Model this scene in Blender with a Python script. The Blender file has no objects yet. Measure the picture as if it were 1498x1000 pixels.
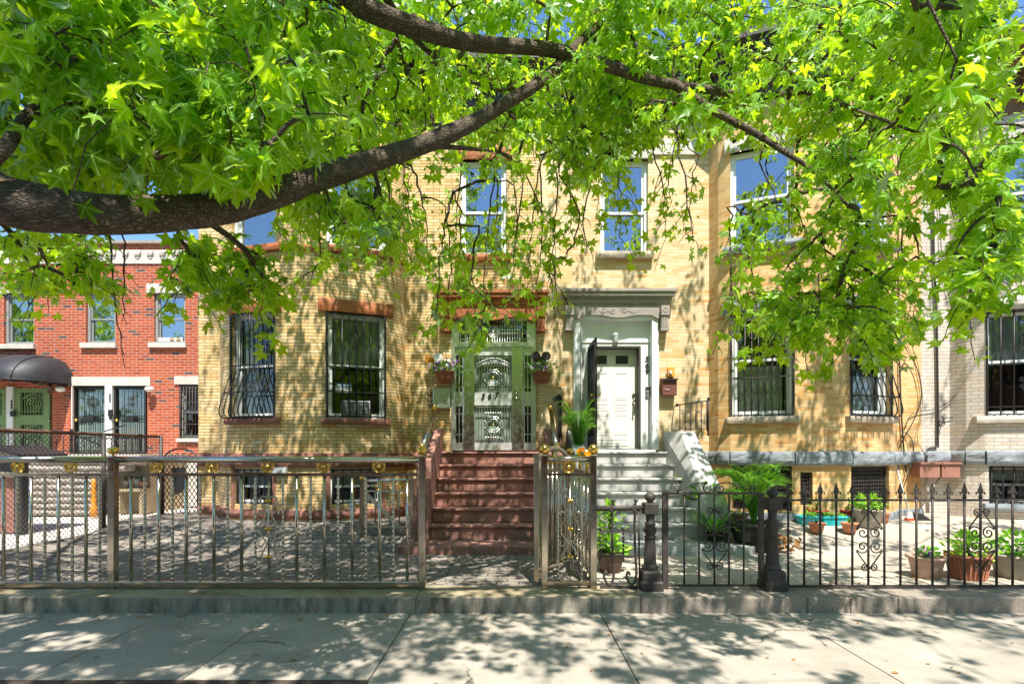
import bpy, bmesh, math, random
import numpy as np
from mathutils import Vector, Matrix, noise
random.seed(7); RNG = np.random.default_rng(11)
PI = math.pi; R = math.radians
SC = bpy.context.scene
COL = SC.collection
CAM_Z = 1.625; F = 750.0; CX = 749.0; HY = 660.0

# the survey: a photo measurement (x, y) at a known distance D gives metres
def wx(x, D): return (x - CX) / F * D
def wz(y, D): return CAM_Z + (HY - y) / F * D
def W(x, y, D): return Vector((wx(x, D), D, wz(y, D)))

# ------------------------------------------------------------------ objects
ORG = {}
def tag(o, label=None, cat=None, group=None, kind=None):
    if label: o['label'] = label
    if cat: o['category'] = cat
    if group: o['group'] = group
    if kind: o['kind'] = kind
    return o
def thing(name, label, cat, loc=(0, 0, 0), group=None):
    o = bpy.data.objects.new(name, None); COL.objects.link(o)
    o.empty_display_size = 0.1
    o.location = loc; ORG[o] = Vector(loc)
    return tag(o, label, cat, group)
def copy_tree(o, parent=None):
    c = o.copy(); COL.objects.link(c)
    if parent is not None: c.parent = parent
    ORG[c] = ORG[o].copy()
    for ch in list(o.children): copy_tree(ch, c)
    return c

class MB:
    """collects faces (with uv in metres) and builds ONE mesh object"""
    def __init__(s): s.v = []; s.f = []; s.sm = []; s.uv = []; s.mi = []; s.cur = 0
    def face(s, pts, uvs=None, smooth=False):
        i = len(s.v); s.v.extend([tuple(p) for p in pts]); s.f.append(tuple(range(i, i + len(pts))))
        s.sm.append(smooth); s.uv.append(uvs); s.mi.append(s.cur)
    def faces(s, verts, faces, smooth=False):
        i = len(s.v); s.v.extend([tuple(p) for p in verts])
        for f in faces:
            s.f.append(tuple(i + k for k in f)); s.sm.append(smooth); s.uv.append(None); s.mi.append(s.cur)
    def box(s, x0, x1, y0, y1, z0, z1):
        v = [(x0,y0,z0),(x1,y0,z0),(x1,y1,z0),(x0,y1,z0),(x0,y0,z1),(x1,y0,z1),(x1,y1,z1),(x0,y1,z1)]
        s.faces(v, [(0,3,2,1),(4,5,6,7),(0,1,5,4),(1,2,6,5),(2,3,7,6),(3,0,4,7)])
    def pbox(s, x0, y0, x1, y1, D, t, back=0.0):
        """box measured on the photo at plane D, front face at D-t, back at D+back"""
        s.box(wx(x0, D), wx(x1, D), D - t, D + back, wz(y1, D), wz(y0, D))
    def bar(s, a, b, w, h=None, up=(0, 0, 1)):
        """square bar from a to b"""
        a = Vector(a); b = Vector(b); h = h or w
        d = (b - a).normalized(); u = Vector(up)
        if abs(d.dot(u)) > .95: u = Vector((0, 1, 0))
        x = d.cross(u).normalized() * w / 2; y = x.cross(d).normalized() * h / 2
        v = [a-x-y, a+x-y, a+x+y, a-x+y, b-x-y, b+x-y, b+x+y, b-x+y]
        s.faces(v, [(0,1,2,3),(7,6,5,4),(0,4,5,1),(1,5,6,2),(2,6,7,3),(3,7,4,0)])
    def tube(s, pts, r, n=8, cap=True, smooth=True, flat=1.0):
        pts = [Vector(p) for p in pts]; m = len(pts)
        rr = r if hasattr(r, '__len__') else [r] * m
        t0 = (pts[1] - pts[0]).normalized()
        ref = Vector((0, 0, 1)) if abs(t0.z) < .9 else Vector((0, 1, 0))
        u = t0.cross(ref).normalized(); verts = []
        for i in range(m):
            t = (pts[min(i+1, m-1)] - pts[max(i-1, 0)])
            t = t.normalized() if t.length > 1e-9 else t0
            u = (u - t * u.dot(t)); u = u.normalized() if u.length > 1e-6 else t.orthogonal().normalized()
            w = t.cross(u)
            for k in range(n):
                a = 2 * PI * k / n
                verts.append(pts[i] + u * math.cos(a) * rr[i] + w * math.sin(a) * rr[i] * flat)
        fs = []
        for i in range(m - 1):
            for k in range(n):
                k2 = (k + 1) % n
                fs.append((i*n+k, i*n+k2, (i+1)*n+k2, (i+1)*n+k))
        s.faces(verts, fs, smooth)
        if cap:
            i0 = len(s.v) - len(verts)
            for idx in (tuple(range(n-1, -1, -1)), tuple((m-1)*n + k for k in range(n))):
                s.f.append(tuple(i0 + k for k in idx)); s.sm.append(False); s.uv.append(None); s.mi.append(s.cur)
    def lathe(s, c, prof, n=20, smooth=True, sx=1.0, sy=1.0):
        """prof: list of (radius, z)"""
        verts = []; m = len(prof)
        for r, z in prof:
            for k in range(n):
                a = 2 * PI * k / n
                verts.append((c[0] + r * math.cos(a) * sx, c[1] + r * math.sin(a) * sy, c[2] + z))
        fs = [(i*n+k, i*n+(k+1) % n, (i+1)*n+(k+1) % n, (i+1)*n+k) for i in range(m-1) for k in range(n)]
        s.faces(verts, fs, smooth)
        i0 = len(s.v) - len(verts)
        for idx in (tuple(range(n-1, -1, -1)), tuple((m-1)*n + k for k in range(n))):
            s.f.append(tuple(i0 + k for k in idx)); s.sm.append(False); s.uv.append(None); s.mi.append(s.cur)
    def ball(s, c, r, n=12, sq=1.0):
        prof = [(max(1e-4, r * math.sin(PI * i / 8)), -r * sq * math.cos(PI * i / 8)) for i in range(9)]
        s.lathe(c, prof, n)
    def ring(s, c, r, rt, n=20, m=6, axis='y'):
        verts = []; fs = []
        for i in range(n):
            a = 2*PI*i/n
            for k in range(m):
                b = 2*PI*k/m; q = r + rt*math.cos(b); h = rt*math.sin(b)
                p = (q*math.cos(a), h, q*math.sin(a)) if axis == 'y' else ((q*math.cos(a), q*math.sin(a), h) if axis == 'z' else (h, q*math.cos(a), q*math.sin(a)))
                verts.append((c[0]+p[0], c[1]+p[1], c[2]+p[2]))
        for i in range(n):
            for k in range(m):
                fs.append((i*m+k, ((i+1) % n)*m+k, ((i+1) % n)*m+(k+1) % m, i*m+(k+1) % m))
        s.faces(verts, fs, True)
    def prism(s, poly, d0, d1, conv):
        """polygon (a,b) extruded between d0 and d1; conv(a,b,d)->xyz"""
        n = len(poly)
        v = [conv(a, b, d0) for a, b in poly] + [conv(a, b, d1) for a, b in poly]
        s.faces(v, [tuple(range(n)), tuple(range(2*n-1, n-1, -1))] + [(i, i+n, (i+1) % n + n, (i+1) % n) for i in range(n)])
    def build(s, name, mats, parent=None, bevel=0, fixn=True):
        me = bpy.data.meshes.new(name)
        off = ORG[parent] if parent is not None else Vector((0, 0, 0))
        v = np.array(s.v, dtype=float).reshape(-1, 3) - np.array(off)
        me.from_pydata(v.tolist(), [], s.f)
        if not isinstance(mats, (list, tuple)): mats = [mats]
        for m in mats: me.materials.append(m)
        me.polygons.foreach_set('use_smooth', s.sm)
        me.polygons.foreach_set('material_index', s.mi)
        if any(u is not None for u in s.uv):
            l = me.uv_layers.new(name='UVMap'); k = 0
            for f, u in zip(s.f, s.uv):
                for j in range(len(f)):
                    if u is not None: l.data[k].uv = u[j]
                    k += 1
        if fixn and not any(u is not None for u in s.uv):
            bm = bmesh.new(); bm.from_mesh(me); bmesh.ops.recalc_face_normals(bm, faces=bm.faces); bm.to_mesh(me); bm.free()
        me.update()
        o = bpy.data.objects.new(name, me); COL.objects.link(o)
        if parent is not None: o.parent = parent
        ORG[o] = off
        if bevel:
            b = o.modifiers.new('soft_edges', 'BEVEL'); b.width = bevel; b.segments = 2; b.limit_method = 'ANGLE'; b.angle_limit = R(40)
        return o

def split_islands(o, gap=.012):
    """one mesh object holding far-apart pieces becomes one object per piece"""
    me = o.data; n = len(me.vertices); par = list(range(n))
    def find(a):
        while par[a] != a: par[a] = par[par[a]]; a = par[a]
        return a
    for p in me.polygons:
        v = p.vertices
        for k in range(1, len(v)):
            a, b = find(v[0]), find(v[k])
            if a != b: par[b] = a
    roots = {}
    for i in range(n): roots.setdefault(find(i), []).append(i)
    cl = []
    for vs in roots.values():
        c = [me.vertices[i].co for i in vs]; lo = [min(x[k] for x in c)-gap for k in range(3)]; hi = [max(x[k] for x in c)+gap for k in range(3)]; cl.append([lo, hi, list(vs)])
    done = False
    while not done:
        done = True
        for i in range(len(cl)):
            for j in range(i+1, len(cl)):
                if all(cl[i][0][k] <= cl[j][1][k] and cl[j][0][k] <= cl[i][1][k] for k in range(3)):
                    cl[i] = [[min(a, b) for a, b in zip(cl[i][0], cl[j][0])], [max(a, b) for a, b in zip(cl[i][1], cl[j][1])], cl[i][2]+cl[j][2]]; cl.pop(j); done = False; break
            if not done: break
    if len(cl) < 2: return
    base = o.name.split('.')[0]; own = {}
    for k, c in enumerate(cl):
        for i in c[2]: own[i] = k
    for k, c in enumerate(cl):
        idx = {v: i for i, v in enumerate(c[2])}; ps = [p for p in me.polygons if own[p.vertices[0]] == k]
        m2 = bpy.data.meshes.new(base); m2.from_pydata([tuple(me.vertices[v].co) for v in c[2]], [], [tuple(idx[v] for v in p.vertices) for p in ps])
        for m in me.materials: m2.materials.append(m)
        m2.polygons.foreach_set('use_smooth', [p.use_smooth for p in ps]); m2.update()
        if k == 0: first = m2; continue
        c2 = o.copy(); c2.data = m2; COL.objects.link(c2); c2.parent = o.parent; ORG[c2] = ORG[o]
    o.data = first
def spiral(cx, cz, r, turns, a0, sgn=1, n=22, rmin=.15):
    """flat scroll, from the outside in"""
    return [(cx + r*(1-(1-rmin)*i/n)*math.cos(a0+sgn*2*PI*turns*i/n), cz + r*(1-(1-rmin)*i/n)*math.sin(a0+sgn*2*PI*turns*i/n)) for i in range(n+1)]
def bez(p0, p1, p2, n=10):
    p0, p1, p2 = Vector(p0), Vector(p1), Vector(p2)
    return [p0*(1-t)**2 + p1*2*t*(1-t) + p2*t*t for t in [i/n for i in range(n+1)]]
def crom(pts, n=6):
    P = [Vector(p) for p in pts]; P = [P[0]*2-P[1]] + P + [P[-1]*2-P[-2]]; out = []
    for i in range(1, len(P)-2):
        for k in range(n):
            t = k/n; a, b, c, d = P[i-1:i+3]
            out.append(.5*((2*b)+(c-a)*t+(2*a-5*b+4*c-d)*t*t+(3*b-a-3*c+d)*t**3))
    out.append(P[-2]); return out

def text_mesh(mb, body, size, x, y, z, depth=.006, shear=0.0, vertical=False, bold=0.0, gap=1.05):
    """letters standing in the XZ plane facing -Y, anchored at left baseline"""
    chars = list(body) if vertical else [body]
    for i, ch in enumerate(chars):
        cu = bpy.data.curves.new('lettering', 'FONT'); cu.body = ch; cu.size = size; cu.extrude = depth; cu.shear = shear; cu.offset = bold; cu.resolution_u = 3
        if vertical: cu.align_x = 'CENTER'
        ob = bpy.data.objects.new('lettering', cu); COL.objects.link(ob)
        dg = bpy.context.evaluated_depsgraph_get(); dg.update()
        me = bpy.data.meshes.new_from_object(ob.evaluated_get(dg))
        dz = -i*size*gap if vertical else 0
        mb.faces([(x+v.co.x, y-v.co.z, z+v.co.y+dz) for v in me.vertices], [tuple(p.vertices) for p in me.polygons])
        bpy.data.objects.remove(ob); bpy.data.meshes.remove(me); bpy.data.curves.remove(cu)

# ------------------------------------------------------------------ materials
class NT:
    def __init__(s, name):
        s.m = bpy.data.materials.new(name); s.m.use_nodes = True; s.t = s.m.node_tree; s.n = s.t.nodes; s.n.clear()
        s.out = s.n.new('ShaderNodeOutputMaterial')
    def new(s, typ, **kw):
        n = s.n.new('ShaderNode' + typ)
        for k, v in kw.items():
            if k.startswith('_'): setattr(n, k[1:], v)
            else: n.inputs[k.replace('__', ' ')].default_value = v
        return n
    def link(s, a, b): s.t.links.new(a, b)
    def mix(s, fac, a, b, mode='MIX'):
        n = s.n.new('ShaderNodeMix'); n.data_type = 'RGBA'; n.blend_type = mode
        for i, x in ((0, fac), (6, a), (7, b)):
            if isinstance(x, (int, float)): n.inputs[i].default_value = x
            elif isinstance(x, (tuple, list)): n.inputs[i].default_value = tuple(x)[:3] + (1,)
            else: s.link(x, n.inputs[i])
        return n.outputs[2]
    def math(s, op, a, b=0.0, clamp=False):
        n = s.n.new('ShaderNodeMath'); n.operation = op; n.use_clamp = clamp
        for i, x in ((0, a), (1, b)):
            if isinstance(x, (int, float)): n.inputs[i].default_value = x
            else: s.link(x, n.inputs[i])
        return n.outputs[0]
    def ramp(s, fac, stops, interp='LINEAR'):
        n = s.n.new('ShaderNodeValToRGB'); n.color_ramp.interpolation = interp; e = n.color_ramp.elements
        while len(e) < len(stops): e.new(.5)
        for q, (p, c) in zip(e, stops):
            q.position = p; q.color = (c, c, c, 1) if isinstance(c, (int, float)) else tuple(c)[:3] + (1,)
        s.link(fac, n.inputs[0]); return n.outputs[0]
    def coord(s, which='Object', scale=None):
        c = s.n.new('ShaderNodeTexCoord').outputs[which]
        if scale:
            mp = s.n.new('ShaderNodeMapping'); mp.inputs['Scale'].default_value = scale; s.link(c, mp.inputs[0]); return mp.outputs[0]
        return c
    def noise(s, co, scale, detail=4, rough=.55):
        n = s.n.new('ShaderNodeTexNoise'); n.inputs['Scale'].default_value = scale; n.inputs['Detail'].default_value = detail; n.inputs['Roughness'].default_value = rough
        s.link(co, n.inputs['Vector']); return n.outputs[0]
    def bump(s, h, strength=.4, dist=.01, normal=None):
        n = s.n.new('ShaderNodeBump'); n.inputs['Strength'].default_value = strength; n.inputs['Distance'].default_value = dist
        s.link(h, n.inputs['Height'])
        if normal: s.link(normal, n.inputs['Normal'])
        return n.outputs[0]
    def princ(s, color, rough=.6, metal=0.0, normal=None, spec=.5, coat=0.0):
        p = s.n.new('ShaderNodeBsdfPrincipled')
        for k, x in (('Base Color', color), ('Roughness', rough), ('Metallic', metal), ('Specular IOR Level', spec), ('Coat Weight', coat)):
            if isinstance(x, (int, float)): p.inputs[k].default_value = x
            elif isinstance(x, (tuple, list)): p.inputs[k].default_value = tuple(x)[:3] + (1,)
            else: s.link(x, p.inputs[k])
        if normal: s.link(normal, p.inputs['Normal'])
        s.link(p.outputs[0], s.out.inputs[0]); return p

def simple(name, c, rough=.6, metal=0.0, var=.18, scale=8, bump=.0, bscale=60, spec=.5, grime=0.0, coat=0.0):
    t = NT(name); co = t.coord()
    n1 = t.noise(co, scale); k = t.ramp(n1, [(.3, 1-var), (.7, 1+var*.6)])
    col = t.mix(1.0, c, k, 'MULTIPLY')
    if grime:
        n2 = t.noise(co, scale*.35, 6, .7); col = t.mix(t.math('MULTIPLY', t.ramp(n2, [(.48, 0.0), (.66, 1.0)]), grime), col, (c[0]*.35+.01, c[1]*.33+.01, c[2]*.3+.01))
    nor = t.bump(t.noise(co, bscale, 5), bump, .01) if bump else None
    rv = t.ramp(t.noise(co, scale*2.3), [(.3, max(.02, rough-.08)), (.7, min(1, rough+.1))])
    t.princ(col, rv, metal, nor, spec, coat); return t.m

def brick(name, stops, mortar, bw=.23, rh=.0565, ms=.006, bump=.5, stain=.25):
    t = NT(name); uv = t.coord('UV')
    def br(w, h, m, off=.5):
        b = t.new('TexBrick', _offset=off); t.link(uv, b.inputs['Vector'])
        for k, x in (('Scale', 1.0), ('Mortar Size', m), ('Mortar Smooth', .15), ('Bias', 0.0), ('Brick Width', w), ('Row Height', h)): b.inputs[k].default_value = x
        b.inputs['Color1'].default_value = (0, 0, 0, 1); b.inputs['Color2'].default_value = (1, 1, 1, 1); b.inputs['Mortar'].default_value = (.5, .5, .5, 1)
        return b
    b = br(bw, rh, ms)
    col = t.ramp(b.outputs['Color'], stops)
    co = t.coord()
    fine = t.noise(co, 45, 4); col = t.mix(.35, col, t.ramp(fine, [(.3, .72), (.7, 1.18)]), 'MULTIPLY')
    big = t.noise(co, 1.1, 5, .6)
    col = t.mix(stain, col, t.ramp(big, [(.35, (.66, .6, .5)), (.6, (1.12, 1.08, 1.0))]), 'MULTIPLY')
    col = t.mix(b.outputs['Fac'], col, mortar)
    # rain streaks down the wall
    st = t.noise(t.coord('Object', (5, 5, .35)), 1.6, 5, .65)
    col = t.mix(t.ramp(st, [(.55, 0.0), (.78, .35)]), col, (.30, .24, .17))
    h = t.math('SUBTRACT', t.math('MULTIPLY', fine, .35), t.math('MULTIPLY', b.outputs['Fac'], 1.0))
    t.princ(col, .85, 0, t.bump(h, bump, .006), .12); return t.m

M = {}
M['brick_yellow'] = brick('yellow_brick', [(0, (.62, .41, .17)), (.3, (.72, .51, .25)), (.75, (.78, .58, .33)), (.9, (.82, .65, .41)), (1, (.62, .34, .12))], (.26, .18, .08), stain=.35)
M['brick_amber'] = brick('amber_brick', [(0, (.66, .42, .19)), (.3, (.74, .55, .32)), (.75, (.79, .64, .43)), (.92, (.75, .52, .27)), (1, (.66, .36, .12))], (.60, .47, .31), stain=.35)
M['brick_orange'] = brick('orange_amber_brick', [(0, (.62, .34, .12)), (.3, (.71, .46, .21)), (.75, (.76, .55, .30)), (.92, (.72, .45, .19)), (1, (.62, .29, .08))], (.56, .41, .24), stain=.5)
M['brick_grey'] = brick('painted_grey_brick', [(0, (.56, .50, .44)), (.5, (.66, .61, .56)), (1, (.62, .52, .43))], (.38, .32, .28), .21, .064)
M['brick_red'] = brick('red_brick', [(0, (.36, .065, .022)), (.45, (.47, .098, .034)), (.86, (.39, .072, .026)), (.93, (.30, .055, .022)), (.95, (.09, .06, .06)), (1, (.11, .075, .07))], (.42, .30, .25), .21, .067, .0075, stain=.4)
def concrete(name, c):
    t = NT(name); co = t.coord(); col = t.mix(1.0, c, t.ramp(t.noise(co, 1.7, 6, .65), [(.3, .74), (.7, 1.12)]), 'MULTIPLY')
    col = t.mix(.6, col, t.ramp(t.noise(co, 130, 3), [(.3, .72), (.7, 1.2)]), 'MULTIPLY')
    def spots(scale, th, dark, k):      # flattened gum and drips
        nonlocal col
        v = t.new('TexVoronoi', Scale=scale); t.link(co, v.inputs['Vector']); w = t.new('TexWhiteNoise'); t.link(v.outputs['Color'], w.inputs['Vector'])
        m = t.math('MULTIPLY', t.ramp(v.outputs['Distance'], [(th*.7, 1.0), (th, 0.0)]), t.math('GREATER_THAN', w.outputs[0], .62)); col = t.mix(t.math('MULTIPLY', m, k), col, dark)
    spots(5.5, .12, (.10, .09, .08), .75); spots(16, .16, (.16, .14, .11), .6)
    st = t.ramp(t.noise(co, .9, 7, .75), [(.56, 0.0), (.68, .55)]); col = t.mix(st, col, (.20, .175, .14))
    v = t.new('TexVoronoi', Scale=.55); v.feature = 'DISTANCE_TO_EDGE'; wn = t.new('TexNoise', Scale=2.2, Detail=6.0); t.link(co, wn.inputs[0]); ma = t.new('VectorMath', _operation='MULTIPLY_ADD'); t.link(wn.outputs[1], ma.inputs[0]); ma.inputs[1].default_value = (.5, .5, 0); t.link(co, ma.inputs[2]); t.link(ma.outputs[0], v.inputs['Vector'])
    cr = t.math('MULTIPLY', t.ramp(v.outputs[0], [(.0, 1.0), (.005, 0.0)]), t.ramp(t.noise(co, .5, 2), [(.5, 0.0), (.56, 1.0)])); col = t.mix(cr, col, (.06, .05, .04))
    t.princ(col, .9, 0, t.bump(t.noise(co, 150, 4), .4, .006), .3); return t.m
M['brownstone'] = simple('brownstone', (.30, .13, .095), .85, var=.3, scale=6, bump=.5, bscale=30, grime=.4)
M['step_stone'] = simple('painted_brown_steps', (.38, .185, .145), .7, var=.45, scale=5, bump=.2, grime=.5)
M['rust_trim'] = simple('rust_painted_stone', (.42, .135, .045), .7, var=.3, scale=7, bump=.35, bscale=25, grime=.25)
M['grey_stone'] = simple('grey_bluestone', (.26, .29, .32), .85, var=.3, scale=5, bump=.5, bscale=24, grime=.3)
M['tan_stone'] = simple('weathered_tan_stone', (.46, .38, .29), .85, var=.3, scale=6, bump=.6, bscale=28, grime=.35)
M['pale_stone'] = simple('pale_limestone', (.58, .53, .46), .8, var=.15, scale=5, bump=.2, grime=.25)
M['grey_trim'] = simple('taupe_painted_stone', (.34, .30, .26), .75, var=.15, scale=5, bump=.2, grime=.3)
M['grey_steps'] = simple('grey_painted_steps', (.49, .48, .455), .75, var=.25, scale=5, bump=.2, grime=.5)
M['concrete'] = concrete('sidewalk_concrete', (.40, .355, .295))
M['concrete_old'] = simple('old_sidewalk_concrete', (.33, .31, .275), .9, var=.2, scale=2.3, bump=.35, bscale=140, grime=.4)
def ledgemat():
    t = NT('mossy_shaded_kerb_concrete'); co = t.coord(); g = t.new('NewGeometry'); s = t.new('SeparateXYZ'); t.link(g.outputs['Normal'], s.inputs[0])
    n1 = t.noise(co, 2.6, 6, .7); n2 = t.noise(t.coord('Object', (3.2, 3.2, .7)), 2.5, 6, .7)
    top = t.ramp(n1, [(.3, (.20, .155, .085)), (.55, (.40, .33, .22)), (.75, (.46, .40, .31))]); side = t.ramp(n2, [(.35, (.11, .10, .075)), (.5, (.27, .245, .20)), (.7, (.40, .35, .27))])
    c = t.mix(t.ramp(s.outputs[2], [(.4, 0.0), (.7, 1.0)]), side, top); c = t.mix(.5, c, t.ramp(t.noise(co, 80, 3), [(.3, .7), (.7, 1.2)]), 'MULTIPLY')  # mossy tan on upward faces; darker sides put shading contrast into the colour
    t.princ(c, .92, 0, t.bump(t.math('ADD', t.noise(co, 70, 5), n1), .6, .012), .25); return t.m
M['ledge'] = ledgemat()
M['aggregate'] = simple('pebbly_concrete', (.33, .28, .23), .9, var=.5, scale=90, bump=.6, bscale=120, grime=.3)
M['yard_concrete'] = simple('beige_yard_concrete', (.47, .41, .33), .9, var=.2, scale=2, bump=.2, bscale=100, grime=.35)
M['white_concrete'] = simple('bright_yard_concrete', (.62, .58, .52), .9, var=.12, scale=2, bump=.2, bscale=100)
M['asphalt'] = simple('asphalt', (.055, .055, .058), .9, var=.3, scale=40, bump=.5, bscale=160)
M['soil'] = simple('soil', (.07, .05, .035), 1.0, var=.5, scale=20, bump=1.0, bscale=50)
M['joint'] = simple('dirty_joint', (.09, .08, .065), 1.0)
M['white_paint'] = simple('white_paint', (.78, .79, .77), .45, var=.06, scale=4, grime=.08)
M['ivory_paint'] = simple('ivory_door_paint', (.80, .77, .68), .45, var=.05, scale=3)
M['aluminium'] = simple('window_aluminium', (.62, .63, .62), .4, .3, var=.1)
M['grey_frame'] = simple('grey_window_frame', (.33, .34, .32), .45, .2, var=.1)
M['iron'] = simple('black_painted_iron', (.016, .015, .016), .45, var=.3, scale=20, bump=.15, bscale=80)
M['iron_brown'] = simple('weathered_brown_iron', (.060, .048, .043), .55, .1, var=.35, scale=16, bump=.3, bscale=70, grime=.3)
M['rust_pipe'] = simple('rusty_pipe', (.16, .075, .045), .8, var=.5, scale=14, bump=.4)
M['galv'] = simple('old_wire', (.10, .09, .08), .6, .3, var=.2)
M['steel'] = simple('polished_steel', (.52, .47, .39), .16, 1.0, var=.08, scale=5)
M['mirror_steel'] = simple('mirror_steel', (.74, .75, .70), .2, 1.0, var=.06, scale=5)
M['satin_steel'] = simple('satin_steel_panel', (.72, .72, .69), .5, .85, var=.06, scale=5)
M['steel_brushed'] = simple('brushed_steel', (.70, .71, .68), .33, .95, var=.08, scale=5)
M['gold'] = simple('brass_gold', (.83, .53, .12), .18, 1.0, var=.25, scale=30)
M['cornice'] = simple('dark_cornice_paint', (.028, .022, .022), .5, var=.3, scale=6)
M['brown_cornice'] = simple('brown_cornice_paint', (.20, .10, .045), .6, var=.3, scale=6, bump=.3)
M['canvas'] = simple('black_awning_canvas', (.022, .022, .026), .55, var=.3, scale=5, bump=.1)
M['green_door'] = simple('green_door_paint', (.20, .30, .13), .35, .2, var=.15)
M['terracotta'] = simple('terracotta', (.50, .20, .11), .8, var=.2, scale=14, bump=.15)
M['pale_terracotta'] = simple('pale_terracotta', (.55, .36, .28), .8, var=.2, scale=14, bump=.15, grime=.2)
M['pot_grey'] = simple('grey_beige_planter', (.37, .33, .28), .75, var=.2, scale=8, grime=.3)
M['pot_black'] = simple('black_plastic_pot', (.022, .026, .02), .4, var=.3)
M['pot_brown'] = simple('dark_brown_pot', (.12, .07, .05), .6, var=.3)
M['turquoise'] = simple('turquoise_plastic', (.02, .46, .52), .4, var=.08)
M['red_plastic'] = simple('red_glazed_pot', (.42, .045, .03), .35, var=.2)
M['basket'] = simple('wicker_basket', (.34, .13, .06), .8, var=.6, scale=60, bump=.8, bscale=70)
M['mailbox'] = simple('brown_mailbox_paint', (.16, .055, .045), .5, var=.12)
M['meter_brown'] = simple('brown_box_paint', (.33, .15, .11), .6, var=.15)
M['orange'] = simple('orange_plastic', (.80, .30, .03), .45, var=.1)
M['black_plastic'] = simple('black_plastic', (.018, .018, .02), .4, var=.2)
M['grey_plastic'] = simple('grey_plastic', (.35, .36, .37), .45, var=.1)
M['white_plastic'] = simple('white_plastic', (.80, .79, .76), .4, var=.04)
M['bristle'] = simple('red_bristles', (.62, .09, .02), .8, var=.4, scale=80)
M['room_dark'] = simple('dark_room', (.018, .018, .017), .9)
M['backlit_tone'] = simple('backlit_tone_glass', (.26, .33, .26), .12, var=.3, scale=9)  # opaque pane; its pale green stands in for light behind the glass
M['hall_green'] = simple('dim_hall', (.16, .19, .15), .6)
M['curtain'] = simple('white_curtain', (.80, .80, .77), .9, var=.1)
M['curtain_grey'] = simple('grey_curtain', (.48, .49, .48), .9, var=.15)
M['blind'] = simple('pale_blind', (.60, .60, .57), .8, var=.05)
M['teal_curtain'] = simple('mint_curtain', (.62, .76, .70), .85, var=.1)
M['cable'] = simple('cable', (.03, .026, .024), .6)
M['tan_cable'] = simple('tan_cable', (.36, .24, .13), .6)
M['sticker_blue'] = simple('blue_sticker', (.05, .25, .55), .5, var=.05)
M['black_ink'] = simple('black_numerals', (.012, .012, .012), .4)
M['stucco'] = simple('beige_stucco', (.42, .33, .20), .9, var=.2, scale=5, bump=.3)
M['rustic'] = simple('rustic_block', (.37, .32, .27), .95, var=.35, scale=9, bump=.8, bscale=26, grime=.3)
M['dry_leaf'] = simple('dry_leaf', (.40, .20, .07), .8, var=.4, scale=30)
M['water_pipe'] = simple('painted_conduit', (.42, .38, .34), .5, .2, var=.2, grime=.3)
M['roofing'] = simple('flat_roofing', (.06, .06, .06), .9)
M['seed'] = simple('seed_ball_brown', (.075, .035, .018), .9, var=.4, scale=90, bump=1.0, bscale=160)

def leafmat(name, c_top, c_thru, attr=True, veins=False):
    t = NT(name)
    at = t.new('Attribute', _attribute_name='tint')
    f = at.outputs['Fac']
    c1 = t.ramp(f, [(0, tuple(x*.55 for x in c_top)), (.55, c_top), (1, (c_top[0]*2.2, c_top[1]*1.35, c_top[2]*1.5))])
    c2 = t.ramp(f, [(0, (c_thru[0]*.35, c_thru[1]*.5, c_thru[2])), (.5, c_thru), (1, (c_thru[0]*1.32, c_thru[1]*1.22, c_thru[2]))])
    nor = None
    if veins:
        uv = t.coord('UV'); sep = t.new('SeparateXYZ'); t.link(uv, sep.inputs[0])
        x, y = sep.outputs[0], sep.outputs[1]; best = None
        for a in (0, 58, -58, 116, -116):
            dx, dy = math.sin(R(a)), math.cos(R(a))
            cr = t.math('ABSOLUTE', t.math('SUBTRACT', t.math('MULTIPLY', x, dy), t.math('MULTIPLY', y, dx)))
            dt = t.math('ADD', t.math('MULTIPLY', x, dx), t.math('MULTIPLY', y, dy))
            neg = t.math('MULTIPLY', t.math('LESS_THAN', dt, 0.0), 1.0)
            d = t.math('ADD', cr, neg)
            best = d if best is None else t.math('MINIMUM', best, d)
        v = t.ramp(best, [(.008, 1.0), (.03, 0.0)])
        c1 = t.mix(t.math('MULTIPLY', v, .6), c1, (.36, .46, .14)); c2 = t.mix(t.math('MULTIPLY', v, .5), c2, (.55, .62, .16))
        nor = t.bump(best, .5, .01)
    d = t.new('BsdfDiffuse'); tr = t.new('BsdfTranslucent'); g = t.new('BsdfGlossy', Roughness=.55)
    g.inputs['Color'].default_value = (.9, .95, .9, 1)
    t.link(c1, d.inputs[0]); t.link(c2, tr.inputs[0])
    a = t.new('AddShader'); t.link(d.outputs[0], a.inputs[0]); t.link(tr.outputs[0], a.inputs[1])
    fr = t.new('Fresnel', IOR=1.38); m2 = t.new('MixShader'); t.link(t.math('MULTIPLY', fr.outputs[0], .22), m2.inputs[0])
    t.link(a.outputs[0], m2.inputs[1]); t.link(g.outputs[0], m2.inputs[2])
    if nor:
        for n in (d, tr, g): t.link(nor, n.inputs['Normal'])
    t.link(m2.outputs[0], t.out.inputs[0]); return t.m
M['leaf'] = leafmat('tree_leaf', (.046, .145, .002), (.40, .57, .002), veins=True)
M['plant_leaf'] = leafmat('plant_leaf', (.07, .22, .02), (.14, .30, .02))
M['lime_leaf'] = leafmat('lime_leaf', (.18, .38, .04), (.24, .40, .03))
M['palm_leaf'] = leafmat('palm_leaf', (.09, .27, .02), (.24, .44, .02))
M['purple_petal'] = leafmat('purple_petal', (.17, .07, .26), (.10, .04, .16))
M['white_petal'] = leafmat('white_petal', (.62, .60, .66), (.3, .3, .32))
M['yellow_petal'] = leafmat('yellow_petal', (.75, .42, .02), (.5, .28, .02))

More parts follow.
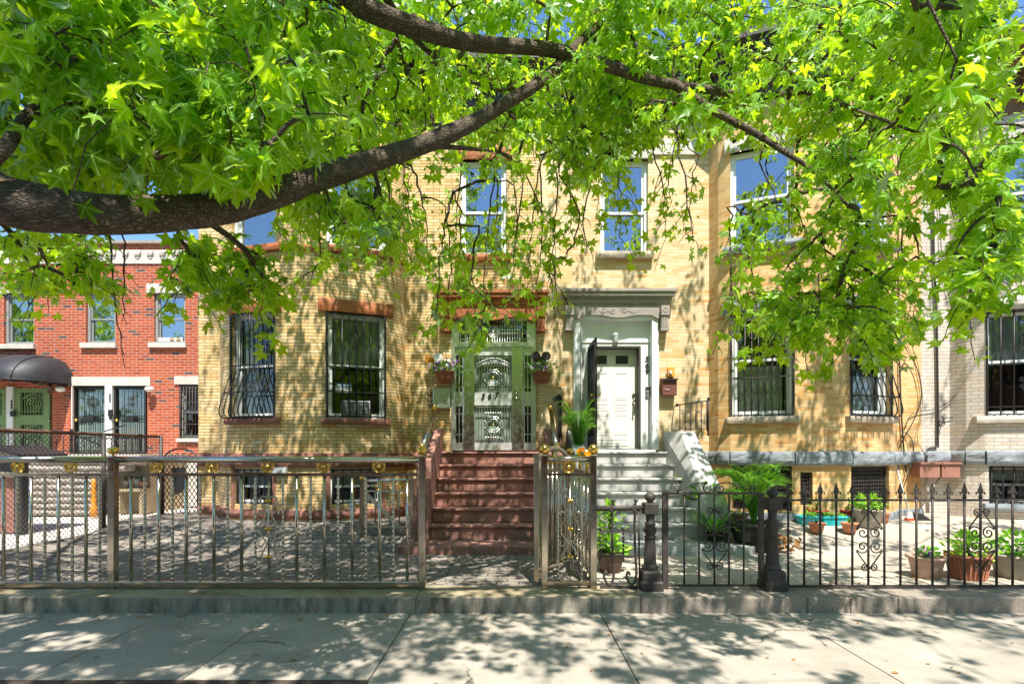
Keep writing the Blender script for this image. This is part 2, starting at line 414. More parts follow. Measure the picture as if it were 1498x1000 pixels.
def glassmat(name, base=.22, tint=(.75, .8, .8)):
    t = NT(name); fr = t.new('Fresnel', IOR=1.5); f = t.math('ADD', t.math('MULTIPLY', fr.outputs[0], .8), base, True)
    tr = t.new('BsdfTransparent'); tr.inputs[0].default_value = tint + (1,)
    g = t.new('BsdfGlossy', Roughness=.015); g.inputs[0].default_value = (.9, .93, .95, 1)
    nn = t.bump(t.noise(t.coord(), 2.2, 2), .16, .03); t.link(nn, g.inputs['Normal'])
    m = t.new('MixShader'); t.link(f, m.inputs[0]); t.link(tr.outputs[0], m.inputs[1]); t.link(g.outputs[0], m.inputs[2]); t.link(m.outputs[0], t.out.inputs[0]); return t.m
M['glass'] = glassmat('window_glass', .07)
M['glass_upper'] = glassmat('mirror_like_window_glass', .36, (.5, .55, .6))

def barkmat():
    t = NT('bark'); co = t.coord('Object'); 
    n = t.noise(t.coord('Object', (1, 1, 1)), 16, 6, .7); v = t.new('TexVoronoi', Scale=60.0); v.feature = 'DISTANCE_TO_EDGE'
    wv = t.new('TexNoise', Scale=9.0, Detail=4.0); t.link(co, wv.inputs[0]); ma = t.new('VectorMath', _operation='MULTIPLY_ADD'); t.link(wv.outputs[1], ma.inputs[0]); ma.inputs[1].default_value = (.06, .06, .06); t.link(t.coord('Object', (.22, .8, 1)), ma.inputs[2]); t.link(ma.outputs[0], v.inputs['Vector'])
    crack = t.ramp(v.outputs[0], [(.0, .35), (.25, 1.0)])
    c = t.ramp(n, [(.3, (.12, .088, .064)), (.55, (.235, .18, .135)), (.75, (.40, .325, .255))])
    c = t.mix(crack, (.07, .055, .043), c)
    h = t.math('ADD', t.math('MULTIPLY', crack, .6), n)
    t.princ(c, .95, 0, t.bump(h, 1.0, .03), .2); return t.m
M['bark'] = barkmat()
def pavermat():
    t = NT('interlocking_pavers'); co = t.coord('Object')
    w = t.new('TexNoise', Scale=8.0); t.link(co, w.inputs[0])
    mp = t.new('VectorMath', _operation='MULTIPLY_ADD'); t.link(w.outputs[1], mp.inputs[0]); mp.inputs[1].default_value = (.10, .10, 0); t.link(co, mp.inputs[2])
    b = t.new('TexBrick'); t.link(mp.outputs[0], b.inputs['Vector'])
    for k, x in (('Scale', 1.0), ('Mortar Size', .008), ('Mortar Smooth', .3), ('Brick Width', .24), ('Row Height', .13)): b.inputs[k].default_value = x
    b.inputs['Color1'].default_value = (.21, .18, .15, 1); b.inputs['Color2'].default_value = (.285, .25, .21, 1); b.inputs['Mortar'].default_value = (.05, .045, .04, 1)
    col = t.mix(.5, b.outputs[0], t.ramp(t.noise(co, 3, 5), [(.3, .65), (.7, 1.2)]), 'MULTIPLY')
    h = t.math('SUBTRACT', t.math('MULTIPLY', t.noise(co, 90, 3), .3), b.outputs['Fac'])
    t.princ(col, .85, 0, t.bump(h, .6, .01), .3); return t.m
M['pavers'] = pavermat()
# ------------------------------------------------------------------ walls, windows, stone trim
class Fr:
    """local frame on a wall: u along it, n out of it (towards the street), z up"""
    def __init__(s, p0, p1):
        s.p0 = Vector((p0[0], p0[1], 0)); d = Vector((p1[0]-p0[0], p1[1]-p0[1], 0)); s.L = d.length; s.d = d.normalized(); s.n = Vector((s.d.y, -s.d.x, 0))
    def __call__(s, u, n, z): p = s.p0 + s.d*u + s.n*n; return Vector((p.x, p.y, z))
    def box(s, mb, u0, u1, n0, n1, z0, z1):
        v = [s(u0,n0,z0), s(u1,n0,z0), s(u1,n1,z0), s(u0,n1,z0), s(u0,n0,z1), s(u1,n0,z1), s(u1,n1,z1), s(u0,n1,z1)]
        mb.faces(v, [(0,3,2,1),(4,5,6,7),(0,1,5,4),(1,2,6,5),(2,3,7,6),(3,0,4,7)])

def wall(mb, fr, z0, z1, holes=(), u0=0.0, ubase=0.0, deep=.16, n=0.0):
    """brick plane with real openings; holes (u0,u1,z0,z1)"""
    us = sorted({u0, fr.L} | {h[0] for h in holes} | {h[1] for h in holes}); zs = sorted({z0, z1} | {h[2] for h in holes} | {h[3] for h in holes})
    for a, b in zip(us, us[1:]):
        for c, d in zip(zs, zs[1:]):
            mu, mz = (a+b)/2, (c+d)/2
            if any(h[0] < mu < h[1] and h[2] < mz < h[3] for h in holes): continue
            mb.face([fr(a,n,c), fr(b,n,c), fr(b,n,d), fr(a,n,d)], [(ubase+a,c),(ubase+b,c),(ubase+b,d),(ubase+a,d)])
    for a, b, c, d in holes:
        for (p, q, uv) in (((a,c),(a,d),0),((b,d),(b,c),0),((a,d),(b,d),1),((b,c),(a,c),1)):
            pts = [fr(p[0],n,p[1]), fr(q[0],n,q[1]), fr(q[0],n-deep,q[1]), fr(p[0],n-deep,p[1])]
            if uv: t = [(ubase+p[0],p[1]),(ubase+q[0],q[1]),(ubase+q[0],q[1]+deep),(ubase+p[0],p[1]+deep)]
            else: t = [(ubase+p[0],p[1]),(ubase+q[0],q[1]),(ubase+q[0]+deep,q[1]),(ubase+p[0]+deep,p[1])]
            mb.face(pts, t)

def rock(mb, fr, u0, u1, n0, n1, z0, z1, amp=.03, step=.05, seed=0.0):
    """a block with a rough split front face"""
    nu = max(3, int((u1-u0)/step)); nz = max(4, int((z1-z0)/.035)); g = []
    for j in range(nz+1):
        for i in range(nu+1):
            u = u0+(u1-u0)*i/nu; z = z0+(z1-z0)*j/nz; e = min(1, min(j, nz-j)/1.5) * min(1, .75+min(i, nu-i)/4)
            p = fr(u, 0, z); q = Vector((p.x*5+seed, p.y*5, p.z*7))
            d = noise.noise(q)*.6 + noise.noise(q*2.7)*.4
            g.append(fr(u, n1 + (amp*.4+amp*d)*e - (1-e)*amp*.5, z))
    W1 = nu+1; fs = [(j*W1+i, j*W1+i+1, (j+1)*W1+i+1, (j+1)*W1+i) for j in range(nz) for i in range(nu)]
    mb.faces(g, fs, False)
    top = [nz*W1+i for i in range(W1)]; bot = list(range(W1))
    bk = [fr(u0,n0,z0), fr(u1,n0,z0), fr(u1,n0,z1), fr(u0,n0,z1)]
    mb.face([g[i] for i in top] + [bk[2], bk[3]]); mb.face([bk[0], bk[1]] + [g[i] for i in reversed(bot)])
    mb.face([g[j*W1] for j in range(nz, -1, -1)] + [bk[0], bk[3]]); mb.face([g[j*W1+nu] for j in range(nz+1)] + [bk[2], bk[1]])

def sweep(mb, line, prof):
    """profile (out, z) carried along a plan polyline with mitred corners"""
    P = [Vector((p[0], p[1])) for p in line]; rows = []
    for i, p in enumerate(P):
        a = (P[i]-P[i-1]).normalized() if i else (P[1]-P[0]).normalized()
        b = (P[i+1]-P[i]).normalized() if i < len(P)-1 else a
        na, nb = Vector((a.y, -a.x)), Vector((b.y, -b.x)); m = (na+nb).normalized(); k = 1/max(.4, m.dot(na))
        rows.append([(p.x+m.x*o*k, p.y+m.y*o*k, z) for o, z in prof])
    n = len(prof); v = [q for r in rows for q in r]
    fs = [(i*n+k, (i+1)*n+k, (i+1)*n+(k+1) % n, i*n+(k+1) % n) for i in range(len(P)-1) for k in range(n)]
    fs += [tuple(range(n-1, -1, -1)), tuple((len(P)-1)*n+k for k in range(n))]
    mb.faces(v, fs)
def rock_band(mb, line, n1, z0, z1, amp=.035, block=2.2):
    for i in range(len(line)-1):
        fr = Fr(line[i], line[i+1]); k = max(1, round(fr.L/block))
        for j in range(k): rock(mb, fr, fr.L*j/k + (.003 if j else 0), fr.L*(j+1)/k, -.05, n1, z0, z1, amp, seed=i*3.1+j*7.7)

def grille(parent, fr, u0, u1, z0, z1, nb, rails=(), belly=0.0, scrolls=(), n=.03, mat='iron', r=.0105):
    mb = MB()
    for i in range(nb):
        u = u0 + (u1-u0)*i/(nb-1)
        if belly:
            h = z1-z0; pts = [fr(u, n, z1), fr(u, n, z0+h*.5), fr(u, n+belly*.25, z0+h*.36), fr(u, n+belly*.75, z0+h*.18), fr(u, n+belly, z0+h*.06), fr(u, n+belly*.85, z0+.01), fr(u, n+belly*.45, z0-.01), fr(u, n, z0+.0)]
            mb.tube(crom(pts, 4), r, 5)
        else: mb.tube([fr(u, n, z0), fr(u, n, z1)], r, 6)
    for z in list(rails)+[z0+.02, z1-.02]:
        b = 0
        if belly and z < z0+(z1-z0)*.45: b = belly*(1-(z-z0)/((z1-z0)*.5))**.8*.95
        if belly and z <= z0+.03: b = 0
        mb.bar(fr(u0, n+b, z), fr(u1, n+b, z), .012, .022)
        if b:
            mb.bar(fr(u0, n, z), fr(u0, n+b, z), .012, .022); mb.bar(fr(u1, n, z), fr(u1, n+b, z), .012, .022)
    for u_ in (u0-.012, u1+.012): mb.bar(fr(u_, n, z0), fr(u_, n, z1), .026)
    for (su, sz, s) in scrolls:
        for sg in (1, -1):
            for sv in (1, -1):
                p = spiral(su+sg*s*.55, sz+sv*s*.55, s*.42, 1.4, PI/2 if sg > 0 else PI/2, -sg*sv, 18)
                mb.tube([fr(a, n+.012, b) for a, b in p], r*.55, 4, flat=1)
                mb.tube([fr(su, n+.012, sz+sv*s*1.5), fr(su+sg*s*.55, n+.012, sz+sv*s*.97)], r*.55, 4)
    return mb.build('window_grille', M[mat], parent)

def window(house, fr, a, b, z0, z1, frame='white_paint', glass='glass', meet=.5, sash=.045, n=-.10, curtain=None, curtain_h=(0, 1), curtain_w=(0, 1), label=None, dark=True, casing=.05, cross=False):
    """double-hung sash window: frame (part) > pane, curtain, room lining"""
    mb = MB(); c = casing
    fr.box(mb, a+.001, a+c, n-.06, n+.03, z0, z1); fr.box(mb, b-c, b-.001, n-.06, n+.03, z0, z1)
    fr.box(mb, a+c, b-c, n-.06, n+.028, z1-c, z1-.001); fr.box(mb, a+c, b-c, n-.06, n+.028, z0+.001, z0+c*.9)
    zm = z0+(z1-z0)*meet
    for (s0, s1, off) in ((zm-.02, z1-c, -.005), (z0+c*.9, zm+.02, -.03)):
        fr.box(mb, a+c, a+c+sash, n+off-.03, n+off, s0, s1); fr.box(mb, b-c-sash, b-c, n+off-.03, n+off, s0, s1)
        fr.box(mb, a+c+sash, b-c-sash, n+off-.03, n+off-.001, s1-sash*.8, s1); fr.box(mb, a+c+sash, b-c-sash, n+off-.03, n+off-.001, s0, s0+sash)
    w = mb.build('window', M[frame], house)
    if label: w['label'] = label
    g = MB()
    g.face([fr(a+c+sash-.005, n-.02, zm), fr(b-c-sash+.005, n-.02, zm), fr(b-c-sash+.005, n-.02, z1-c-.01), fr(a+c+sash-.005, n-.02, z1-c-.01)])
    g.face([fr(a+c+sash-.005, n-.045, z0+c), fr(b-c-sash+.005, n-.045, z0+c), fr(b-c-sash+.005, n-.045, zm), fr(a+c+sash-.005, n-.045, zm)])
    g.build('pane', M[glass], w, fixn=False)
    if curtain:
        q = MB(); h0 = z0+(z1-z0)*curtain_h[0]; h1 = z0+(z1-z0)*curtain_h[1]; k = 40; v = []
        for i in range(k+1):
            u = a+c+(b-a-2*c)*(curtain_w[0]+(curtain_w[1]-curtain_w[0])*i/k); d = n-.13-.022*math.sin(i*1.15+z0*3)-.01*math.sin(i*2.7)
            v += [fr(u, d, h0), fr(u, d*1.0-.004*math.sin(i), h1)]
        q.faces(v, [(2*i, 2*i+2, 2*i+3, 2*i+1) for i in range(k)], True); q.build('curtain', M[curtain], w)
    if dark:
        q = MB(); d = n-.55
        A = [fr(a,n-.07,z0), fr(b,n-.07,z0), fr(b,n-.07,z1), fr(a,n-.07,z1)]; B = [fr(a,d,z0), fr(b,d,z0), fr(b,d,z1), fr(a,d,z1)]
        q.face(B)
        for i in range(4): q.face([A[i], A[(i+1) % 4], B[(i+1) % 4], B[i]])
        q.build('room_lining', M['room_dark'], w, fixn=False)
    return w
def sill(house, fr, a, b, z, h=.1, out=.09, mat='brownstone', name='sill', amp=.015, over=.08):
    mb = MB(); rock(mb, fr, a-over, b+over, -.1, out, z-h, z, amp); o = mb.build(name, M[mat], house); return o
def lintel(house, fr, a, b, z, h=.2, out=.05, mat='brownstone', amp=.02, over=.1):
    mb = MB(); rock(mb, fr, a-over, b+over, -.1, out, z, z+h, amp, seed=a*9); return mb.build('lintel', M[mat], house)

def bow(c, offs, depth=.8, hw=1.675, D=9.4):
    return [(c+o, D-depth*math.sqrt(max(0, 1-(o/hw)**2))) for o in offs]

# the yard surface rises a little towards the houses
def yard_z(D):
    t = max(0, min(1, (D-7.3)/1.3)); t = t*t*(3-2*t); return .155 + .30*t

# ================================================================== HOUSE 567 (yellow brick, rust trim)
H1 = thing('row_house', 'yellow brick bow-front row house with rust red stone trim and steel door 567', 'house', (-2.6, 9.4, .3), 'row houses along the street')
offL = [-1.675, -1.64, -1.45, -1.215, -.345, .075, .495, 1.415, 1.55, 1.64, 1.675]
line1 = [(-5.75, 9.4)] + bow(-3.625, offL) + [(.5, 9.4)]
ZT = 7.75
mb = MB(); base = MB(); u = 0.0
W1A, W1B = (2.19, 3.99), (5.10, 6.75)
fr_of = {}
hole_by = {4: [(0, None)+W1A, (0, None)+W1B], 7: [(0, None)+W1A, (0, None)+W1B]}
for i in range(len(line1)-1):
    fr = Fr(line1[i], line1[i+1]); fr_of[i] = fr; holes = []; bh = []
    if i in hole_by:
        holes = [(.0, fr.L, z0, z1) for _, _, z0, z1 in hole_by[i]]
        bh = [(.06, fr.L-.06, .72, 1.335)]
    if i == len(line1)-2:
        D = 9.4; holes = [(wx(661, D)-fr.p0.x, wx(783.5, D)-fr.p0.x, 1.40, wz(464, D)), (wx(673, D)-fr.p0.x, wx(741, D)-fr.p0.x, wz(373, D), wz(234, D))]
    wall(mb, fr, 1.40, ZT, holes, 0, u); wall(mb, fr, .2, 1.40, bh, 0, u); u += fr.L
# side wall, back and roof
s = Fr((-5.75, 21), (-5.75, 9.4)); wall(mb, s, -.1, 8.3, (), 0, 50)
mb.face([(-5.75, 21, 8.35), (.5, 21, 8.35), (.5, 21, 0), (-5.75, 21, 0)], [(0, 8), (6, 8), (6, 0), (0, 0)])
mb.build('brick_wall', M['brick_yellow'], H1, fixn=False)
def roof_for(house, line, z, back=21):
    q = MB(); q.face([(p[0], p[1]+.02, z) for p in line] + [(line[-1][0], back, z), (line[0][0], back, z)]); q.build('roof', M['roofing'], house)
roof_for(H1, line1, 8.32)
frL, frR, frF = fr_of[4], fr_of[7], fr_of[len(line1)-2]
mb = MB(); rock_band(mb, line1[:-1] + [(-1.72, 9.4)], .06, 1.37, 1.60, .03, .9); mb.build('water_table', M['brownstone'], H1)
mb = MB(); rock_band(mb, line1[:-1] + [(-1.72, 9.4)], .045, .49, .645, .035, .8); mb.build('base_course', M['brownstone'], H1)
def cornice(house, line, z0, mat='cornice', brackets=True, h=.95, out=.5):
    q = MB(); sweep(q, line, [(-.05, z0), (.06, z0), (.06, z0+h*.12), (.10, z0+h*.16), (.10, z0+h*.55), (out*.55, z0+h*.62), (out*.6, z0+h*.72), (out, z0+h*.78), (out, z0+h*.92), (out*1.06, z0+h), (-.05, z0+h)])
    co = q.build('cornice', M[mat], house)
    if brackets:
        q = MB()
        for i in range(len(line)-1):
            fr = Fr(line[i], line[i+1]); k = int(fr.L/.55)
            for j in range(k):
                uu = fr.L*(j+.5)/k
                q.prism([(.1, z0+h*.16), (.1, z0+h*.6), (out*.85, z0+h*.77), (out*.85, z0+h*.6), (.22, z0+h*.3), (.18, z0+h*.1)], uu-.06, uu+.06, lambda a, b, d, fr=fr: fr(d, a, b))
        q.build('cornice_bracket', M[mat], co)
cornice(H1, line1, 7.72)
# bow windows
w = window(H1, frL, 0, frL.L, *W1A, curtain='curtain', curtain_h=(0, 1), curtain_w=(0, .38), meet=.5); sill(w, frL, 0, frL.L, 2.19); lintel(w, frL, 0, frL.L, 3.99, .19, mat='rust_trim', over=.1)
grille(w, frL, .02, frL.L-.02, 2.2, 3.97, 10, (2.62, 3.09), belly=.26, scrolls=[(frL.L*.5, 3.55, .1), (frL.L*.45, 2.75, .09)])
wAC = window(H1, frR, 0, frR.L, *W1A, curtain='curtain_grey', curtain_h=(.5, 1), meet=.5); sill(wAC, frR, 0, frR.L, 2.19); lintel(wAC, frR, 0, frR.L, 3.99, .21, mat='rust_trim', over=.13)
grille(wAC, frR, .02, frR.L-.02, 2.2, 3.97, 9, (2.64, 3.06), scrolls=[(frR.L*.48, 3.55, .11)], n=.015)
for fr, nm in ((frL, 0), (frR, 1)):
    wu = window(H1, fr, 0, fr.L, *W1B, glass='glass_upper', curtain='curtain' if nm == 0 else None, curtain_h=(0, 1)); sill(wu, fr, 0, fr.L, 5.10, .11, mat='rust_trim', over=.12); lintel(wu, fr, 0, fr.L, 6.75, .2, mat='rust_trim')
mb = MB(); rock_band(mb, [line1[i] for i in range(1, 12)], .045, 5.0-.01, 5.08, .02, .6); mb.build('bow_sill_course', M['rust_trim'], H1)
for fr in (frL, frR):     # basement windows with brown surround
    wb = window(H1, fr, .06, fr.L-.06, .72, 1.335, frame='white_paint', n=-.1, curtain='curtain_grey', curtain_h=(.5, 1), sash=.035, casing=.04)
    q = MB(); fr.box(q, .0, .06, -.1, .012, .66, 1.37); fr.box(q, fr.L-.06, fr.L, -.1, .012, .66, 1.37); q.build('surround', M['brownstone'], wb)
    grille(wb, fr, .12, fr.L-.12, .73, 1.33, 6, (), n=-.02, r=.012)
# mid upper window
D = 9.4; a, b = wx(673, D)-frF.p0.x, wx(741, D)-frF.p0.x
wm = window(H1, frF, a, b, wz(373, D), wz(234, D), glass='glass_upper', meet=.47); sill(wm, frF, a, b, wz(373, D), .12, mat='rust_trim', over=.08); lintel(wm, frF, a, b, wz(234, D), .22, mat='rust_trim')
# door hood of 567
def hood(house, x0, x1, ytop, mat, inner, bx0, bx1, ybr, name='door_hood'):
    D = 9.4; q = MB(); X0, X1 = wx(x0, D), wx(x1, D); Z = wz(ytop, D)
    prof = [(0, Z), (-.0, Z-.04), (0, Z-.11), (.06, Z-.16), (.06, Z-.24)]
    q.box(X0+.02, X1-.02, D-.23, D+.05, Z-.05, Z)
    q.box(X0+.05, X1-.05, D-.20, D+.05, Z-.12, Z-.05)
    q.box(X0+.08, X1-.08, D-.17, D+.05, Z-.15, Z-.12)
    q.box(X0+.11, X1-.11, D-.13, D+.05, Z-.24, Z-.15)
    # apron with a cyma lower edge
    A0, A1 = X0+.13, X1-.13; zb = wz(inner, D); n = 30; pts = [(A0, Z-.24), (A0, zb-.10)]
    q2 = []
    for i in range(n+1):
        t = i/n; e = min(t, 1-t)
        d = -.10 + .07*min(1, max(0, (e-.10)/.07)) + .05*max(0, math.cos((t-.5)*PI*3))*(1 if abs(t-.5) < .17 else 0)*-1
        q2.append((A0+(A1-A0)*t, zb+d))
    for i in range(n):
        (xa, za), (xb, zb2) = q2[i], q2[i+1]
        v = [(xa, D-.1, za), (xb, D-.1, zb2), (xb, D-.1, Z-.24), (xa, D-.1, Z-.24), (xa, D+.05, za), (xb, D+.05, zb2)]
        q.faces(v, [(0, 1, 2, 3), (0, 4, 5, 1)])
    q.box(A0, A0+.002, D-.1, D+.05, zb-.10, Z-.24); q.box(A1-.002, A1, D-.1, D+.05, zb-.10, Z-.24)
    cm = (A0+A1)/2     # carved scrolls
    for sg in (1, -1):
        p = spiral(cm+sg*.1, zb+.04, .06, 1.3, PI, -sg, 16); q.tube([(x, D-.103, z) for x, z in p], .006, 5)
        p = [(cm+sg*(.14+.02*i), zb+.02+.02*math.sin(i*.7)) for i in range(12)]; q.tube([(x, D-.103, z) for x, z in p], .005, 5)
    h = q.build(name, M[mat], house)
    q = MB()
    for (c0, c1) in (bx0, bx1):
        Xa, Xb = wx(c0, D), wx(c1, D); zt = Z-.24-.06; zz = wz(ybr, D)
        q.box(Xa, Xb, D-.2, D+.05, zt-.17, zt+.0); q.box(Xa+.01, Xb-.01, D-.17, D+.05, zz+.04, zt-.17); q.box(Xa, Xb, D-.18, D+.05, zz, zz+.04)
        q.ring(((Xa+Xb)/2, D-.2, zt-.08), .04, .008)
        for k in range(4): q.box(Xa+.02+k*(Xb-Xa-.04)/4, Xa+.02+(k+.6)*(Xb-Xa-.04)/4, D-.182, D-.17, zz+.05, zt-.18)
    q.build('hood_bracket', M[mat], h)
    return h
hood(H1, 637, 803, 429, 'rust_trim', 463, (646, 659.5), (784.5, 797), 487)

# steel entrance of 567 : everything measured at the wall plane
D = 9.46
door = MB()
for (x0, x1) in ((661, 666), (778, 783.5)): door.pbox(x0, 464, x1, 658.5, D, .08, .1)
door.pbox(666, 464, 778, 467.5, D, .08, .1)
ent = door.build('entrance_door', M['steel_brushed'], H1); ent['label'] = 'polished steel entrance with barred glass and the number 567'
q = MB(); q.pbox(666, 503, 778, 508.5, D, .10, .08); q.pbox(666, 467.5, 672, 503, D, .04, .08); q.pbox(771, 467.5, 778, 503, D, .04, .08)
q.pbox(672, 467.5, 771, 470, D, .04, .08); q.pbox(672, 500.5, 771, 503, D, .04, .08)
for i in range(22):
    x = 683.5+i*77/21
    q.tube([W(x, 471, D-.03), W(x, 500, D-.03)], .008, 6)
    for yy in (477, 495): q.ball(W(x, yy, D-.03), .013, 6)
for y in (482.5, 487.5): q.pbox(683, y-.5, 760, y+.5, D-.02, .014)
for x in (673.5, 763.5):
    q.pbox(x, 470.5, x+.9, 500.5, D-.01, .02); q.pbox(x+7, 470.5, x+7.9, 500.5, D-.01, .02); q.pbox(x, 474.5, x+8, 475.2, D-.01, .02); q.pbox(x, 496, x+8, 496.7, D-.01, .02); q.ring(W(x+4, 485, D-.02), .035, .006)
q.ring(W(721.5, 485, D-.035), .10, .012); q.ring(W(721.5, 485, D-.04), .06, .012); q.ball(W(721.5, 485, D-.04), .03, 8)
tr = q.build('transom', M['steel_brushed'], ent)
q = MB(); q.pbox(666, 468, 778, 503, D+.02, .004); q.build('transom_glass', M['glass'], ent)
q = MB()
for (x0, x1) in ((666, 678), (766, 778)):
    q.pbox(x0, 508.5, x1, 520.5, D, .05, .05); q.pbox(x0, 573, x1, 594, D, .05, .05); q.pbox(x0, 647, x1, 658.5, D, .05, .05)
    q.pbox(x0, 520.5, x0+1.4, 573, D, .05, .05); q.pbox(x1-1.4, 520.5, x1, 573, D, .05, .05); q.pbox(x0, 594, x0+1.4, 647, D, .05, .05); q.pbox(x1-1.4, 594, x1, 647, D, .05, .05)
    c = (x0+x1)/2; q.pbox(c-.6, 520.5, c+.6, 573, D-.01, .02); q.pbox(c-.6, 594, c+.6, 647, D-.01, .02)
    for y in (536, 566, 605, 635): q.pbox(x0+1, y-.7, x1-1, y+.7, D-.01, .02)
q.build('sidelight', M['steel_brushed'], ent)
q = MB(); q.pbox(666, 520, 678, 647, D+.02, .004); q.pbox(766, 520, 778, 647, D+.02, .004); q.build('sidelight_glass', M['glass'], ent)
q = MB()
q.pbox(678.6, 508.5, 694.6, 658, D, .07, .03); q.pbox(748.6, 508.5, 765.2, 658, D, .07, .03)
leaf = q.build('door_leaf', M['mirror_steel'], ent, bevel=.006)
for y0_, y1_ in ((508.5, 520.5), (574, 593), (647, 658)):
    q = MB(); q.pbox(694.7, y0_, 748.5, y1_, D, .055, .03); q.build('door_rail', M['satin_steel'], leaf)
q = MB()
for (y0, y1, cy) in ((521, 574, 552), (593, 647, 620.5)):
    for x in (697, 701, 705, 709, 734, 738, 742, 746): q.pbox(x-.45, y0, x+.45, y1, D-.03, .018)
    for x in (713, 717.2, 721.5, 726, 730): q.pbox(x-.45, y0, x+.45, cy-9, D-.03, .014); q.pbox(x-.45, cy+9, x+.45, y1, D-.03, .014)
    oc = [(721.5+13*math.cos(PI/8+k*PI/4), cy+13*.92*math.sin(PI/8+k*PI/4)) for k in range(9)]
    q.tube([W(x, y, D-.05) for x, y in oc], .010, 5); q.tube([W(721.5+(x-721.5)*.72, cy+(y-cy)*.72, D-.05) for x, y in oc], .009, 5)
    for k in range(8): q.ball(W(oc[k][0], oc[k][1], D-.06), .017, 6)
    for yy in (y0+2, y1-2, cy-17, cy+17): q.pbox(696, yy-.5, 747, yy+.5, D-.035, .016)
arch = [W(697+49*t, 533-9*math.sin(PI*t), D-.05) for t in [i/14 for i in range(15)]]; q.tube(arch, .02, 6); q.tube([p+Vector((0, 0, -.05)) for p in arch], .014, 6)
for i in range(8): q.ball(W(707+i*4.1, 531+abs(i-3.5)*.5, D-.05), .025, 6)
for yb in (640, 604): 
    for i in range(7): q.ball(W(711+i*3.5, yb, D-.05), .022, 6)
q.build('leaf_grille', M['steel_brushed'], leaf)
q = MB(); q.ball(W(721.5, 552, D-.06), .025, 8); q.ball(W(721.5, 620.5, D-.06), .025, 8); q.build('rosette', M['gold'], leaf)
q = MB(); q.pbox(694, 520, 749, 648, D+.01, .004); q.build('leaf_glass', M['backlit_tone'], leaf)
q = MB(); q.lathe(W(755.5, 583.5, D-.12), [(.001, -.0), (.03, .0), (.03, .01), (.001, .012)], 10); q.ball(W(755.5, 583, D-.12), .032, 10); q.ball(W(755.5, 576.5, D-.08), .03, 10); q.bar(W(755.5, 583, D-.13), W(759.5, 583.4, D-.13), .02); q.build('handle', M['steel'], leaf)
q = MB(); text_mesh(q, '5', .145, wx(703.5, D), D-.066, wz(584, D), .008, .2, bold=.003); text_mesh(q, '6', .145, wx(713, D), D-.066, wz(583.6, D), .008, .2, bold=.003); text_mesh(q, '7', .145, wx(723, D), D-.066, wz(582.4, D), .008, .2, bold=.003)
q.build('house_number', M['black_ink'], leaf)
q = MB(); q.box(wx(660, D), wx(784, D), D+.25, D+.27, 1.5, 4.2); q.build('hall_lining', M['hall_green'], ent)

# ================================================================== HOUSE 569 (amber brick, grey trim)
H2 = thing('row_house', 'amber brick bow-front row house with grey stone trim and white doorway 569', 'house', (3.9, 9.4, .3), 'row houses along the street')
offR = [-1.675, -1.6, -1.45, -.53, -.07, .395, 1.265, 1.45, 1.6, 1.675]
line2 = [(.5, 9.4)] + bow(5.285, offR) + [(7.5, 9.4)]
mb = MB(); flat = MB(); u = 6.3; f2 = {}
A2, B2 = (2.22, 4.02), (5.18, 6.85)
for i in range(len(line2)-1):
    fr = Fr(line2[i], line2[i+1]); f2[i] = fr; holes = []; bh = []
    if i in (3, 6): holes = [(0, fr.L)+A2, (0, fr.L)+B2]; bh = [(.03, fr.L-.03, .62, 1.38)]
    if i == 4: bh = [(.1, .30, .72, 1.28)]
    if i == 0:
        D = 9.4; holes = [(wx(838.5, D)-.5, wx(962.5, D)-.5, 1.40, wz(460, D)), (wx(878, D)-.5, wx(948, D)-.5, wz(370, D), wz(233, D))]
    m_ = flat if i == 0 else mb
    wall(m_, fr, 1.40, ZT, holes, 0, u); wall(m_, fr, .2, 1.40, bh, 0, u); u += fr.L
flat.build('brick_wall', M['brick_amber'], H2, fixn=False); mb.build('bow_wall', M['brick_orange'], H2, fixn=False); roof_for(H2, line2, 8.31)
fa, fb, fm, ff = f2[3], f2[6], f2[4], f2[0]
ll = [(3.2, 9.4)] + line2[1:]
mb = MB(); rock_band(mb, ll, .07, 1.39, 1.625, .032, 2.2); mb.build('water_table', M['grey_stone'], H2)
mb = MB(); rock_band(mb, ll, .06, .40, .58, .02, 1.2); mb.build('base_course', M['grey_stone'], H2)
cornice(H2, line2, 7.72)
mb = MB(); D = 9.4; mb.box(.52, 3.55, D-.04, D+.02, wz(226, D)-.02, wz(205, D)); mb.build('stone_band', M['pale_stone'], H2)
w = window(H2, fa, 0, fa.L, *A2, frame='white_paint', curtain='curtain', curtain_h=(0, .5), curtain_w=(0, .9), meet=.55, casing=.07); sill(w, fa, 0, fa.L, 2.22, .11, mat='tan_stone'); lintel(w, fa, 0, fa.L, 4.02, .22, out=.09, mat='grey_stone', amp=.035, over=.14)
grille(w, fa, .02, fa.L-.02, 2.23, 4.0, 10, (2.9, 3.25), scrolls=[(.35, 3.68, .09), (.62, 3.68, .09)], mat='iron_brown', n=.02)
w = window(H2, fb, 0, fb.L, *A2, frame='white_paint', curtain='curtain', curtain_h=(0, .4), meet=.55, casing=.07); sill(w, fb, 0, fb.L, 2.22, .11, mat='tan_stone'); lintel(w, fb, 0, fb.L, 4.02, .22, out=.09, mat='grey_stone', amp=.035, over=.14)
grille(w, fb, .02, fb.L-.02, 2.23, 4.0, 8, (2.55, 3.2), belly=.2, scrolls=[(.2, 2.95, .085), (.43, 2.95, .085), (.66, 2.95, .085), (.3, 3.65, .1), (.6, 3.65, .1)])
for fr in (fa, fb):
    wu = window(H2, fr, 0, fr.L, *B2, glass='glass_upper'); sill(wu, fr, 0, fr.L, 5.18, .11, mat='grey_stone', out=.12, over=.12); lintel(wu, fr, 0, fr.L, 6.85, .22, mat='pale_stone', out=.07)
